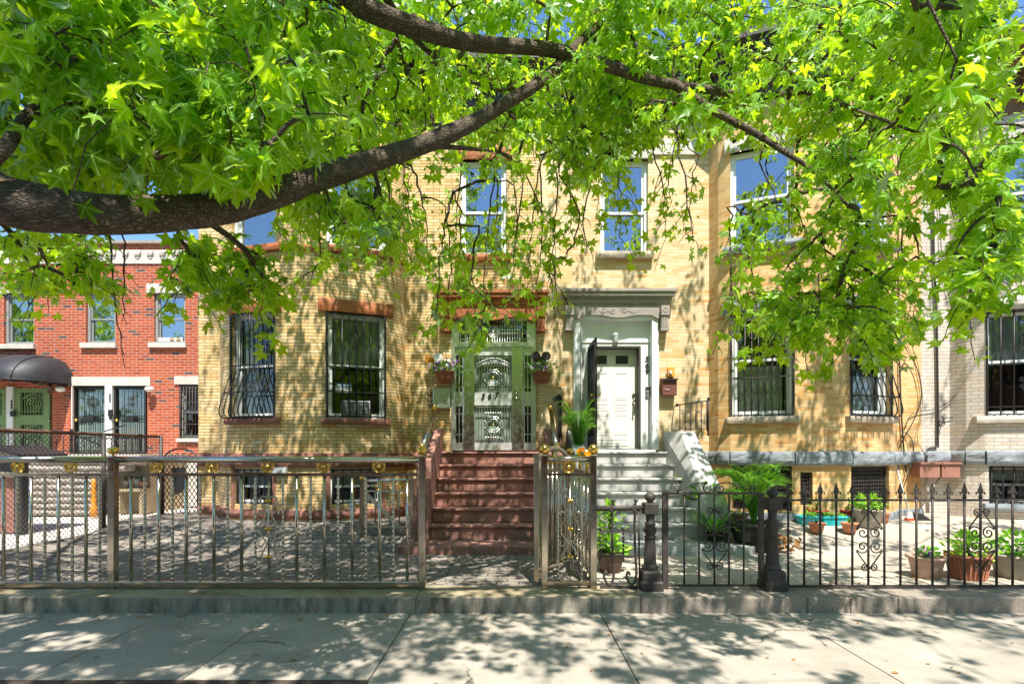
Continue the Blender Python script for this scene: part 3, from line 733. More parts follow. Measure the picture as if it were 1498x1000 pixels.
def lattice(house, fr, a, b, z0, z1, name='lattice_window'):
    q = MB(); fr.box(q, a, a+.03, -.09, -.05, z0, z1); fr.box(q, b-.03, b, -.09, -.05, z0, z1); fr.box(q, a+.03, b-.03, -.09, -.051, z1-.03, z1); fr.box(q, a+.03, b-.03, -.09, -.051, z0, z0+.03)
    k = max(3, int((b-a)/.055)); m = int((z1-z0)/.06)
    for i in range(1, k): q.bar(fr(a+(b-a)*i/k, -.06, z0), fr(a+(b-a)*i/k, -.06, z1), .007)
    for j in range(1, m):
        z = z0+(z1-z0)*j/m; q.bar(fr(a, -.07, z), fr(b, -.07, z), .006, .024)
    o = q.build(name, M['iron_brown'], house)
    q = MB(); q.face([fr(a, -.155, z0), fr(b, -.155, z0), fr(b, -.155, z1), fr(a, -.155, z1)]); q.build('dark_opening', M['room_dark'], o, fixn=False)
for fr in (fa, fb): lattice(H2, fr, .03, fr.L-.03, .62, 1.38)
lattice(H2, fm, .1, .30, .72, 1.28, 'cellar_vent')
D = 9.4; a, b = wx(878, D)-.5, wx(948, D)-.5
wm = window(H2, ff, a, b, wz(370, D), wz(233, D), glass='glass_upper', meet=.45, curtain='curtain_grey', curtain_h=(0, .1)); sill(wm, ff, a, b, wz(370, D), .12, mat='tan_stone', over=.08, out=.11); lintel(wm, ff, a, b, wz(233, D), .2, mat='pale_stone', amp=.01)
hood(H2, 820, 986, 427, 'grey_trim', 460, (826, 838), (963, 975), 486)
# white doorway of 569
D = 9.4
q = MB(); q.pbox(838.5, 460, 848.5, 658, D, .06, .12); q.pbox(952.5, 460, 962.5, 658, D, .06, .12); q.pbox(848.5, 460, 952.5, 468, D, .06, .12)
dw = q.build('doorway', M['white_paint'], H2, bevel=.006); dw['label'] = 'white timber doorway with black numerals 569'
q = MB(); q.pbox(848.5, 468, 952.5, 506.5, D+.12, .02, .05); q.pbox(848.5, 506.5, 861.5, 657.5, D+.12, .02, .05); q.pbox(936.5, 506.5, 952.5, 657.5, D+.12, .02, .05)
q.pbox(850, 499, 951, 501, D+.10, .02); q.pbox(849, 468, 850.5, 657, D+.1, .1); q.build('door_panelling', M['white_paint'], dw)
q = MB(); q.pbox(861.5, 506.5, 864.5, 657.5, D+.12, .05, .1); q.pbox(933.5, 506.5, 936.5, 657.5, D+.12, .05, .1); q.pbox(864.5, 506.5, 933.5, 509.5, D+.12, .05, .1); q.build('door_frame', M['iron_brown'], dw)
Dd = D+.24
q = MB(); q.pbox(864, 509, 934, 657.5, Dd, .0, .04)
for (x0, y0, x1, y1) in ((872, 519.5, 888, 533), (900, 519.5, 919, 533)):
    for (c0, d0, c1, d1) in ((x0-1, y0-1, x1+1, y0+.5), (x0-1, y1-.5, x1+1, y1+1), (x0-1, y0+.5, x0+.4, y1-.5), (x1-.4, y0+.5, x1+1, y1-.5)): q.pbox(c0, d0, c1, d1, Dd, .018)
for (x0, y0, x1, y1) in ((870, 545, 889, 585), (899, 545, 918, 585), (870, 590, 889, 600), (899, 590, 918, 600), (870, 606, 889, 636), (899, 606, 918, 636), (870, 642, 918, 652)):
    for (c0, d0, c1, d1) in ((x0, y0, x1, y0+1.4), (x0, y1-1.4, x1, y1), (x0, y0+1.4, x0+1.4, y1-1.4), (x1-1.4, y0+1.4, x1, y1-1.4)): q.pbox(c0, d0, c1, d1, Dd, .007)
    q.pbox(x0+3.5, y0+3.5, x1-3.5, y1-3.5, Dd, .005)
fd = q.build('front_door', M['ivory_paint'], dw, bevel=.002)
q = MB(); q.pbox(872, 520, 888, 532.5, Dd, .004); q.pbox(900, 520, 919, 532.5, Dd, .004); q.build('door_light', M['black_plastic'], fd)
q = MB(); q.tube([W(928, 586, Dd-.05), W(928.3, 592, Dd-.075), W(927.6, 603, Dd-.07), W(927, 607, Dd-.03)], .013, 6); q.ball(W(928, 584, Dd-.04), .03, 8); q.ball(W(927.5, 576, Dd-.02), .035, 10, .6); q.build('handle', M['steel'], fd)
q = MB(); q.pbox(864, 655.5, 933, 657.2, D+.12, .08); q.build('threshold', M['grey_plastic'], dw)
q = MB(); text_mesh(q, '569', .14, wx(946, D+.10), D+.099, wz(529, D+.1), .006, .15, True, .005, .82); q.build('house_number', M['black_ink'], dw)
q = MB(); q.pbox(944, 565, 951.5, 580, D+.1, .035); ic = q.build('intercom', M['grey_plastic'], dw, bevel=.006)
q = MB(); q.pbox(945, 566, 950.5, 570, D+.065, .004)
for i in range(3):
    for j in range(3): q.pbox(945.4+i*1.8, 572+j*2.2, 946.6+i*1.8, 573.3+j*2.2, D+.065, .005)
q.build('keypad', M['black_plastic'], ic)
q = MB(); c = W(900.5, 495, D+.06); q.lathe(c, [(.001, -.07), (.045, -.065), (.05, .05), (.06, .055), (.065, .065), (.03, .10), (.012, .125), (.001, .13)], 6, False); q.pbox(897, 490, 904, 500, D+.1, .03); q.build('porch_lantern', M['white_plastic'], dw)
q = MB(); q.lathe(W(900.5, 495.3, D+.06), [(.001, -.05), (.052, -.045), (.055, .035), (.001, .036)], 6, False); q.build('lantern_glass', M['grey_plastic'], dw)
# storm door standing open
hx, hy = wx(861.5, D), D+.06
P0, P1 = (hx, hy), (hx+.0, hy-.86)
fs = Fr(P1, P0)   # local frame of the leaf
z0, z1 = wz(656, D), wz(507.5, D)
q = MB(); fs.box(q, 0, .07, -.018, .018, z0, z1); fs.box(q, fs.L-.07, fs.L, -.018, .018, z0, z1); fs.box(q, .07, fs.L-.07, -.018, .017, z1-.07, z1); fs.box(q, .07, fs.L-.07, -.018, .017, z0, z0+.22); fs.box(q, .07, fs.L-.07, -.018, .017, z0+.85, z0+.95)
for i in range(1, 8): q.tube([fs(.07+(fs.L-.14)*i/8, 0, z0+.2), fs(.07+(fs.L-.14)*i/8, 0, z1-.05)], .007, 5)
for zz in (z0+.55, z0+1.4):
    for sg in (1, -1): q.tube([fs(fs.L/2+sg*.09+a, .012, zz+b) for a, b in spiral(0, 0, .085, 1.5, 0, sg)], .006, 4)
sd = q.build('storm_door', M['iron'], dw); sd['label'] = 'black iron storm door standing open'
q = MB(); q.face([fs(.07, 0, z0+.2), fs(fs.L-.07, 0, z0+.2), fs(fs.L-.07, 0, z1-.06), fs(.07, 0, z1-.06)]); q.build('screen', M['glass'], sd)
q = MB()
for sg in (1, -1):
    q.ball(fs(.045, sg*.07, z0+.9), .022, 8); q.bar(fs(.045, sg*.02, z0+.9), fs(.045, sg*.07, z0+.9), .014); q.bar(fs(.045, sg*.06, z0+.9), fs(.13, sg*.06, z0+.89), .016)
q.build('handle', M['gold'], sd)

# ================================================================== HOUSE 571 (grey painted brick, at the right edge)
H3 = thing('row_house', 'painted grey brick row house with pale lintels at the right edge', 'house', (9.4, 9.4, .3), 'row houses along the street')
line3 = [(7.5, 9.4), (8.03, 9.4)] + bow(9.72, [-1.675, -1.6, -1.43, -.53, .0, .53, 1.43, 1.6, 1.675])[1:] + [(12.6, 9.4)]
line3[1] = (8.03, 9.4)
mb = MB(); u = 0.0; f3 = {}
A3, B3 = (2.24, 4.07), (5.25, 6.95)
for i in range(len(line3)-1):
    fr = Fr(line3[i], line3[i+1]); f3[i] = fr; holes = []; bh = []
    if i in (3, 6): holes = [(0, fr.L)+A3, (0, fr.L)+B3]; bh = [(.05, fr.L-.05, .72, 1.38)]
    wall(mb, fr, 1.40, ZT, holes, 0, u); wall(mb, fr, .2, 1.40, bh, 0, u); u += fr.L
mb.face([(7.5, 21, 8.35), (12.6, 21, 8.35), (12.6, 21, 0), (7.5, 21, 0)], [(0, 8), (7, 8), (7, 0), (0, 0)])
s3 = Fr((12.6, 9.4), (12.6, 21)); wall(mb, s3, 0, 8.3, (), 0, 50)
mb.build('brick_wall', M['brick_grey'], H3, fixn=False); roof_for(H3, line3, 8.31)
mb = MB(); rock_band(mb, line3, .07, 1.39, 1.635, .032, 2.2); mb.build('water_table', M['grey_stone'], H3)
cornice(H3, line3, 7.45, 'brown_cornice', h=1.15, out=.55)
q = MB()
for i in range(len(line3)-1):
    fr = Fr(line3[i], line3[i+1])
    for j in range(int(fr.L/.42)):
        uu = .21+j*.42
        for sg in (1, -1): q.tube([fr(uu+sg*.08+a, .12, 7.9+b) for a, b in spiral(0, 0, .085, 1.2, -PI/2, sg, 14)], .014, 5)
q.build('cornice_scroll', M['brown_cornice'], H3)
mb = MB(); sweep(mb, line3[1:], [(-.05, 6.97), (.06, 6.97), (.06, 7.17), (.09, 7.2), (.09, 7.24), (-.05, 7.24)]); mb.build('stone_band', M['pale_stone'], H3)
for i in (3, 6):
    fr = f3[i]
    w = window(H3, fr, 0, fr.L, *A3, frame='white_paint', curtain='curtain_grey', curtain_h=(.5, 1), meet=.52); sill(w, fr, 0, fr.L, 2.24, .12, mat='pale_stone', over=.15); lintel(w, fr, 0, fr.L, 4.07, .22, out=.08, mat='pale_stone', amp=.04, over=.15)
    grille(w, fr, .03, fr.L-.03, 2.25, 4.05, 6, (2.4,), scrolls=[(.55, 3.5, .12), (.55, 2.8, .1)], r=.012, n=.01)
    wu = window(H3, fr, 0, fr.L, *B3, glass='glass_upper', curtain='curtain', curtain_h=(0, .5)); sill(wu, fr, 0, fr.L, 5.25, .12, mat='pale_stone', over=.15)
    wb = window(H3, fr, .05, fr.L-.05, .72, 1.38, frame='grey_frame', curtain='curtain_grey', curtain_h=(.6, 1), sash=.035, casing=.04); sill(wb, fr, .05, fr.L-.05, .72, .12, mat='grey_stone')
    grille(wb, fr, .1, fr.L-.1, .73, 1.37, 6, (), n=-.02, r=.012, scrolls=[(.5, 1.15, .09)])

# ================================================================== RED BRICK ROW HOUSES on the left, set back
DR = 12.4
def red_house(x0, x1, label, holes_px):
    h = thing('row_house', label, 'house', ((x0+x1)/2, DR, .3), 'red brick row houses')
    fr = Fr((x0, DR), (x1, DR)); q = MB()
    hs = [(wx(a, DR)-x0, wx(b, DR)-x0, wz(d, DR), wz(c, DR)) for a, c, b, d in holes_px]
    wall(q, fr, -.1, wz(386, DR), hs, 0, 0); wall(q, fr, wz(366, DR), wz(357, DR), (), 0, 0)
    q.face([(x0, 22, 6.6), (x1, 22, 6.6), (x1, 22, 0), (x0, 22, 0)], [(0, 6), (6, 6), (6, 0), (0, 0)])
    for xx in (x0, x1): q.face([(xx, DR, 0), (xx, 22, 0), (xx, 22, 6.7), (xx, DR, 6.7)], [(0, 0), (9, 0), (9, 6.7), (0, 6.7)])
    q.build('brick_wall', M['brick_red'], h, fixn=False)
    q = MB(); q.box(x0, x1, DR-.03, DR+.1, wz(386, DR), wz(366, DR))
    for i in range(int((x1-x0)/.3)):
        xa = x0+.15+i*.3; q.box(xa-.075, xa+.075, DR-.075, DR-.03, wz(372.5, DR), wz(368.5, DR)); q.box(xa-.05, xa+.05, DR-.07, DR-.03, wz(374.5, DR), wz(372.5, DR))
        q.box(xa-.03, xa+.03, DR-.05, DR-.03, wz(378.5, DR), wz(377, DR))
    q.build('frieze', M['pale_stone'], h)
    q = MB(); q.box(x0, x1, DR-.08, 22, wz(357, DR), wz(353, DR)); q.build('roof', M['pot_grey'], h)
    return h, fr, x0
HR, frr, ox = red_house(-10.97, -6.4, 'red brick row house numbered 565 with two dark iron doors', [(126, 429, 169, 502), (225.5, 429, 271, 501.5), (107.5, 564, 215.5, 667), (262.5, 562, 300, 641)])
HG, frg, og = red_house(-16.0, -10.975, 'red brick row house with green doors under a black awning', [(6, 429, 50, 503.5), (-75, 568, 76, 667)])
def rwin(h, fr, o, a, y0, b, y1, curtain, rng, lab=None):
    w = window(h, fr, wx(a, DR)-o, wx(b, DR)-o, wz(y1, DR), wz(y0, DR), frame='grey_frame', curtain=curtain, curtain_h=rng, sash=.03, casing=.06, n=-.08, glass='glass_upper', label=lab)
    q = MB(); fr.box(q, wx(a-10, DR)-o, wx(b+6, DR)-o, -.1, .035, wz(y0, DR), wz(y0-13.5, DR)); q.build('lintel', M['pale_stone'], w)
    q = MB(); fr.box(q, wx(a-6, DR)-o, wx(b+3, DR)-o, -.1, .08, wz(y1+7, DR), wz(y1, DR)); q.build('sill', M['pale_stone'], w)
    return w
rwin(HG, frg, og, 6, 429, 50, 503.5, 'blind', (.38, 1)); rwin(HR, frr, ox, 126, 429, 169, 502, 'curtain_grey', (.5, 1))
wz1 = rwin(HR, frr, ox, 225.5, 429, 271, 501.5, 'curtain_grey', (.0, .55), 'window with a wavy grey and white blind and fan')
q = MB(); Dw = DR+.17
for k in range(2):
    p = [(229+i*38/12, 478+k*12-8*(1 if i % 4 in (1, 2) else -.6)) for i in range(13)]
    for (ax, ay), (bx_, by) in zip(p, p[1:]): q.face([W(ax, ay-3, Dw), W(bx_, by-3, Dw), W(bx_, by+3, Dw), W(ax, ay+3, Dw)])
q.build('zigzag_blind', M['curtain'], wz1, fixn=False)
q = MB(); q.pbox(229, 494, 268, 500.5, DR+.10, .03)
wf = q.build('window_fan', M['white_plastic'], wz1)
q = MB()
for x in (251.5, 261): q.ring(W(x, 497, DR+.065), .05, .012); q.ball(W(x, 497, DR+.065), .035, 8)
q.build('fan_rotor', M['stucco'], wf)
q = MB(); q.box(-8.7, -6.42, DR-.06, DR, .3, 1.40); q.build('foundation', M['white_concrete'], HR)
# barred ground window
a, b = 262.5, 300
wbr = window(HR, frr, wx(a, DR)-ox, wx(b, DR)-ox, wz(641, DR), wz(562, DR), frame='grey_frame', curtain='curtain_grey', curtain_h=(.5, 1), n=-.1)
q = MB(); frr.box(q, wx(256, DR)-ox, -6.41-ox, -.1, .035, wz(562, DR), wz(550, DR)); q.build('lintel', M['pale_stone'], wbr)
q = MB(); frr.box(q, wx(260, DR)-ox, -6.41-ox, -.1, .07, wz(646, DR), wz(641, DR)); q.build('sill', M['pale_stone'], wbr)
grille(wbr, frr, wx(264, DR)-ox, wx(299, DR)-ox, wz(640, DR), wz(563, DR), 9, [wz(y, DR) for y in (572, 588, 604, 620)], mat='iron_brown', n=0, r=.009)
q = MB(); frr.box(q, wx(96, DR)-ox, wx(221, DR)-ox, -.1, .04, wz(564, DR), wz(551, DR)); q.build('door_lintel', M['pale_stone'], HR)
def glass_door(h, x0, x1, y0, y1, curtain, frame='iron', lab=None):
    D = DR+.05; q = MB()
    q.pbox(x0, y0, x0+3, y1, D, .03, .04); q.pbox(x1-3, y0, x1, y1, D, .03, .04); q.pbox(x0+3, y0, x1-3, y0+3, D, .03, .04); q.pbox(x0+3, y1-4, x1-3, y1, D, .03, .04); q.pbox(x0+3, y0+42, x1-3, y0+43, D, .03, .02); q.pbox(x0+3, y0+50, x1-3, y0+51, D, .03, .02)
    d = q.build('iron_door', M[frame], h)
    if lab: d['label'] = lab
    q = MB(); k = 6
    for i in range(1, k): q.tube([W(x0+4.5+(x1-x0-9)*i/k, y0+4, D-.02), W(x0+4.5+(x1-x0-9)*i/k, y1-5, D-.02)], .009, 5)
    cx = (x0+x1)/2
    for sg in (1, -1):
        for yy in (y0+17, y0+25): q.tube([W(cx, yy, D-.03)+Vector((sg*.05+a, 0, b)) for a, b in spiral(0, 0, .055, 1.3, PI/2, sg, 12)], .008, 4)
        for kx in range(3): q.tube([W(x0+10+kx*2.5+(x1-x0-25)*(sg > 0), y0+46.5, D-.05)+Vector((a, 0, b)) for a, b in spiral(0, 0, .04, 1.2, 0, sg, 10)], .006, 4)
    q.pbox(cx-6, y0+43, cx+6, y0+50, D-.02, .05); q.build('door_bars', M[frame], d)
    q = MB(); q.pbox(x0+2.5, y0+2.5, x1-2.5, y1-3.5, D+.02, .004); q.build('pane', M['glass'], d)
    if curtain:
        q = MB(); v = []
        for i in range(25):
            x = x0+2+(x1-x0-4)*i/24; v += [W(x, y1-3, D+.07+.015*math.sin(i*1.3)), W(x, y0+3, D+.07+.015*math.sin(i*1.3))]
        q.faces(v, [(2*i, 2*i+2, 2*i+3, 2*i+1) for i in range(24)], True); q.build('curtain', M[curtain], d)
    q = MB(); q.ball(W(x0+3, y0+48, D-.09), .04, 8); q.build('knob', M['gold'], d)
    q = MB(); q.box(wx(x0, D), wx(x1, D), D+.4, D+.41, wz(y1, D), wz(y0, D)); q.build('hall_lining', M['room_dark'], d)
    return d
glass_door(HR, 108.5, 158, 566, 665, 'teal_curtain'); glass_door(HR, 168, 215, 566, 665, 'curtain_grey')
q = MB(); q.pbox(158, 564, 168, 667, DR+.05, .1, .1); q.pbox(107.5, 564, 108.5, 667, DR+.02, .06, .1); jp = q.build('door_post', M['white_paint'], HR)
q = MB(); text_mesh(q, '565', .085, wx(163.5, DR), DR-.056, wz(579.5, DR), .006, .0, True, .004, .85); q.build('house_number', M['black_ink'], jp)
q = MB(); q.pbox(159.3, 599, 165.5, 609, DR-.05, .04); q.pbox(160.5, 609, 164, 613.5, DR-.05, .03); q.build('intercom', M['black_plastic'], jp, bevel=.01)
# green doors and awning of 563
def green(h, x0, x1):
    D = DR+.05; q = MB(); y0, y1 = 568, 667
    q.pbox(x0, y0, x0+9, y1, D, .06, .04); q.pbox(x1-9, y0, x1, y1, D, .06, .04); q.pbox(x0+9, y0, x1-9, y0+6, D, .055, .04); q.pbox(x0+9, y0+39, x1-9, y0+53, D, .055, .04); q.pbox(x0+9, y1-8, x1-9, y1, D, .055, .04)
    d = q.build('green_door', M['green_door'], h)
    q = MB(); cx = (x0+x1)/2
    for (ya, yb) in ((y0+6, y0+39), (y0+53, y1-8)):
        cy = (ya+yb)/2; hw = (x1-x0)/2-9
        for i in range(9): q.pbox(cx-hw+i*hw/4-.5, ya, cx-hw+i*hw/4+.5, yb, D-.01, .02)
        for r in (.17, .11, .05): q.ring(W(cx, cy, D-.035), r, .011)
        q.tube([W(cx-hw+2*hw*t, ya+9-7*math.sin(PI*t), D-.03) for t in [i/12 for i in range(13)]], .014, 5)
        for yy in (ya+8, yb-5): q.pbox(cx-hw, yy-.5, cx+hw, yy+.5, D-.01, .02)
    q.build('door_bars', M['green_door'], d)
    q = MB(); q.pbox(x0+8, y0+5, x1-8, y1-7, D+.02, .004); q.build('pane', M['glass'], d)
    q = MB(); q.box(wx(x0, D), wx(x1, D), D+.3, D+.31, wz(y1, D), wz(y0, D)); q.build('hall_lining', M['room_dark'], d)
    q = MB(); q.ball(W(x1-4, y0+46, D-.07), .03, 8); q.bar(W(x1-4, y0+46, D-.08), W(x1-8, y0+46, D-.08), .02); q.build('handle', M['steel'], d)
green(HG, 24, 75.5); green(HG, -38, 15)
q = MB(); q.pbox(15, 566, 24, 667, DR+.05, .1, .1); q.pbox(-75, 568, -38, 667, DR+.05, .02, .05); jp2 = q.build('door_post', M['white_paint'], HG)
q = MB(); text_mesh(q, '563', .085, wx(20, DR), DR-.056, wz(589, DR), .006, .0, True, .004, .85); q.build('house_number', M['black_ink'], jp2)
q = MB(); q.pbox(16.5, 601, 23, 609, DR-.05, .04); q.build('intercom', M['black_plastic'], jp2, bevel=.01)
# barrel awning : half drum with a rounded end
aw = thing('awning', 'black barrel awning over the green doors of the red brick house', 'awning', (-12.9, DR, 3.0))
q = MB(); xe = wx(83, DR-.45); x0 = -15.2; n = 12; rows = []
zb, zt, dep = wz(558, DR-.55), wz(522, DR-.0)+.02, 1.1
for i in range(29):
    t = i/28; x = x0+(xe-x0)*t; e = 1.0
    tt = (xe-x)/.75
    if tt < 1: e = math.sqrt(max(0, 1-(1-tt)**2))
    row = []
    for k in range(n+1):
        a = PI/2*k/n; sc = e; rib = .012*math.cos(i*PI)*math.sin(2*a)
        row.append((x, DR-.005-(dep*sc+rib)*math.sin(a), zb+((zt-zb)*(.35+.65*sc)+rib)*math.cos(a)))
    rows.append(row)
q.faces([p for r in rows for p in r], [(i*(n+1)+k, (i+1)*(n+1)+k, (i+1)*(n+1)+k+1, i*(n+1)+k+1) for i in range(28) for k in range(n)], True)
q.build('canopy', M['canvas'], aw, fixn=False)
q = MB()
for i in range(1, 28, 4): q.tube([Vector(p)+Vector((0, -.006, .006)) for p in rows[i]], .012, 5)
q.tube([Vector(r[-1])+Vector((0, 0, .0)) for r in rows], .015, 5); q.build('awning_frame', M['iron'], aw)
q = MB(); v = []
for i in range(57):
    x = x0+(xe-.1-x0)*i/56; yq = rows[min(28, i//2)][-1][1]
    v += [(x, yq-.004, zb+.005), (x, yq-.004, zb-.05-.02*math.cos(i*PI/1.5))]
q.faces(v, [(2*i, 2*i+2, 2*i+3, 2*i+1) for i in range(56)]); q.build('valance', M['canvas'], aw, fixn=False)
# ================================================================== GROUND
def ground(name, mb, m, bevel=0): return tag(mb.build(name, m, None, bevel), kind='structure')
q = MB(); q.face([(-120, -60, -.16), (120, -60, -.16), (120, 120, -.16), (-120, 120, -.16)]); ground('street', q, M['asphalt'])
# sidewalk slabs, one sheet of stone flags with real joints
q = MB(); xs = [-14, -11.6, -9.2, -7.4, -5.9, -4.7, -3.47, -2.36, -1.02, .89, 2.75, 4.65, 6.5, 8.4, 10.3, 13, 16]
PIT = (-4.9, -1.02, 2.35, 3.66)
for a, b in zip(xs, xs[1:]):
    y0 = 3.66 if -4.95 < (a+b)/2 < -1.02 else 2.0
    ys = [y0, 5.17] if y0 > 3 else [2.0, 3.6, 5.17]
    if y0 < 3 and a >= -1.1: ys = [2.0, 5.17]
    for c, d in zip(ys, ys[1:]): q.box(a+.005, b-.005, c+.004, d-.004, -.12, 0)
for a, b in ((-4.7, -3.47), (-3.47, -2.36), (-2.36, -1.02)): q.box(a+.005, b-.005, 2.0, 2.35, -.12, 0)
q2 = MB(); q2.box(-16, 18, 1.85, 5.3, -.159, -.012); ground('sidewalk_bed', q2, M['joint'])
old = MB(); new = MB()
ground('sidewalk', q, M['concrete'], .006)
q = MB(); n = 24; v = []
for j in range(n+1):
    for i in range(n*2+1):
        x = PIT[0]+.15+(PIT[1]-PIT[0]-.15)*i/(2*n); y = PIT[2]+(PIT[3]-PIT[2]-.01)*j/n
        v.append((x, y, -.011+.05*noise.noise(Vector((x*3, y*3, 0)))*min(1, (n-j)/6)*min(1, j/4)-.02*(min(1, (n-j)/6))+.012))
W1 = 2*n+1; q.faces(v, [(j*W1+i, j*W1+i+1, (j+1)*W1+i+1, (j+1)*W1+i) for j in range(n) for i in range(2*n)], True); ground('tree_pit_soil', q, M['soil'])
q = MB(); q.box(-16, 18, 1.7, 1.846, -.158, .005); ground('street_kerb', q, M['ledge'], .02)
# ledge under the fences
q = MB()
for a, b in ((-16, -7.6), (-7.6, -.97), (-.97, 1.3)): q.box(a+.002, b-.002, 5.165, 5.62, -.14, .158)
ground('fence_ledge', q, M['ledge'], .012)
q = MB()
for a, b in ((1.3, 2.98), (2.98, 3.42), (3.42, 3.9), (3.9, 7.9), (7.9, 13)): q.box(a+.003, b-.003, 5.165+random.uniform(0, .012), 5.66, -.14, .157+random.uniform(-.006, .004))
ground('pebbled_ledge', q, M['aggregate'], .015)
def yard(x0, x1, y0, y1, dz=0.0):
    q = MB(); ny = 26; nx = max(2, int((x1-x0)/.5)); v = []
    for j in range(ny+1):
        y = y0+(y1-y0)*j/ny
        for i in range(nx+1):
            x = x0+(x1-x0)*i/nx; v.append((x, y, yard_z(y)+dz+max(0, min(1, (-5.3-x)/1.2))*max(0, .325-yard_z(y))+.004*noise.noise(Vector((x*1.3, y*1.3, 0)))))
    q.faces(v, [(j*(nx+1)+i, j*(nx+1)+i+1, (j+1)*(nx+1)+i+1, (j+1)*(nx+1)+i) for j in range(ny) for i in range(nx)], True); return q
ground('paved_yard', yard(-6.62, .84, 5.62, 9.75), M['pavers'])
ground('concrete_yard', yard(.84, 13, 5.64, 9.75, -.003), M['yard_concrete'])
q = MB(); q.box(-26, -6.62, 5.62, 12.6, -.1, .27); q.box(-6.62, -5.76, 9.75, 12.6, -.1, .42); ground('side_yard', q, M['white_concrete'])
q = MB(); q.box(-6.65, -6.57, 5.6, 9.78, .05, .34); ground('chain_fence_kerb', q, M['pavers'], .01)

# ================================================================== STOOPS
def steps(mb, x0, x1, wide=None, cap=9.55, d0=7.28):
    """seven risers; the lowest is a broad slab"""
    fr = [d0, 7.85, 8.12, 8.39, 8.66, 8.93, 9.2]; tops = [.275, .5, .725, .95, 1.175, 1.4, 1.622]
    mats, parent = mb
    for k, (d, t) in enumerate(zip(fr, tops)):
        mb = MB()
        a, b = (wide if (k == 0 and wide) else (x0, x1))
        mb.box(a, b, d+.02, cap-.002*k, (tops[k-1] if k else .05)+.001, t-.041 if k else t-.002)
        if k: mb.box(a, b, d-.02, (fr[k+1]+.015 if k < 6 else cap+.01), t-.04, t)
        mb.build('step', M[mats], parent, .012)
def cheek(house, x0, x1, yf, prof, mat, bevel=.012):
    q = MB(); q.prism(prof, x0, x1, lambda a, b, d: (d, a, b)); return q.build('cheek_wall', M[mat], house, bevel)
S1 = thing('front_stoop', 'reddish brown stoop with seven steps rising to the steel door', 'stoop', (-.35, 8.2, .155))
steps(('step_stone', S1), -1.262, .58, (-1.64, .84))
ck = [(9.39, .2), (9.39, 2.03), (9.25, 2.03), (8.02, 1.50), (8.0, 1.22), (7.80, 1.20), (7.80, .27)]
for a, b in ((-1.50, -1.264), (.582, .80)): cheek(S1, a, b, 0, ck, 'step_stone')
def handrail(xc, lab=None):
    q = MB(); a, b = Vector((xc, 9.2, 2.36)), Vector((xc, 7.9, 1.66)); q.tube([a, b], .034, 10)
    q.tube([a+Vector((0, -.03, -.16)), b+Vector((0, .06, -.12))], .016, 6)
    for t in (.12, .5, .9):
        p = a.lerp(b, t); zz = 2.02+(p.y-9.25)*.43 if p.y > 8.02 else 1.2
        q.tube([p, (p.x, p.y, zz-.04)], .02, 6)
    h = q.build('handrail', M['steel'], S1)
    q = MB(); q.ball(a+Vector((0, .0, .05)), .055, 10); q.ball(b+Vector((0, 0, .04)), .055, 10)
    for t in (.2, .32, .44): p = a.lerp(b, t)+Vector((0, 0, -.09)); q.ring(p, .05, .012, axis='x'); q.ball(p, .02, 6)
    q.build('finial', M['gold'], h)
handrail(-1.385); handrail(.69)
S2 = thing('front_stoop', 'grey painted stoop with a flared side wall rising to the white doorway', 'stoop', (2.2, 8.2, .155))
steps(('grey_steps', S2), 1.2, 2.97, (1.05, 3.47))
cheek(S2, 1.0, 1.2, 0, ck, 'grey_steps')
# the right wall flares: a tall block by the door and a sloping wing down to the slab
q = MB(); q.prism([(9.39, .2), (9.39, 1.98), (8.95, 1.98), (7.95, .88), (7.84, .62), (7.84, .27)], 2.972, 3.12, lambda a, b, d: (d+(9.39-a)*.15 if d > 3.1 else d-.22*max(0, (a-8.9)/.49), a, b)); q.build('cheek_wall', M['grey_steps'], S2, .015)
q = MB()
for i in range(6):
    x = 2.98+i*.095; q.tube([(x, 9.1, 1.99), (x, 9.1, 2.46+.012*i)], .009, 5)
q.bar((2.96, 9.1, 2.45), (3.5, 9.1, 2.53), .02); q.bar((2.97, 9.1, 2.03), (3.46, 9.1, 2.03), .015); q.tube([(3.48, 9.1, 1.9), (3.48, 9.1, 2.55)], .016, 6); q.ball((3.49, 9.1, 2.56), .03, 8); q.ball((2.93, 9.1, 2.45), .03, 8)
q.bar((2.972, 9.1, 2.0), (2.972, 9.38, 2.0), .015); q.bar((2.972, 9.1, 2.45), (2.972, 9.4, 2.45), .018)
for x in (3.12, 3.31):
    for sg in (1, -1):
        for sv in (1, -1): q.tube([(x+sg*.035+a, 9.09, 2.24+sv*.08+b) for a, b in spiral(0, 0, .035, 1.3, PI/2*sv, sg, 10)], .006, 4)
q.build('side_railing', M['iron_brown'], S2)

# ================================================================== STAINLESS FENCE
DF = 5.5
Z = lambda y: wz(y, DF)
X = lambda x: wx(x, DF)
def baluster_mesh(ringed, h, name='baluster'):
    q = MB()
    if ringed:
        prof = []; k = int(h/.05)
        for i in range(k):
            z = h*i/k; s = h/k; r = .0135 if (i//4) % 2 else .0145
            prof += [(r, z), (r, z+s*.6), (r*.86, z+s*.66), (r*.86, z+s*.94)]
        q.lathe((0, 0, 0), prof, 8)
    else: q.tube([(0, 0, 0), (0, 0, h)], .0165, 9)
    return q
def rosette_mesh():
    q = MB(); q.ring((0, 0, 0), .063, .009, 24, 6); q.ring((0, 0, 0), .046, .006, 20, 5)
    for k in range(4): a = PI/2*k+PI/4; q.bar((.02*math.cos(a), 0, .02*math.sin(a)), (.06*math.cos(a), 0, .06*math.sin(a)), .008)
    q.lathe((0, 0, 0), [(.001, -.0)], 3) if False else None
    q.ball((0, -.004, 0), .027, 10); return q
PROTO = {}
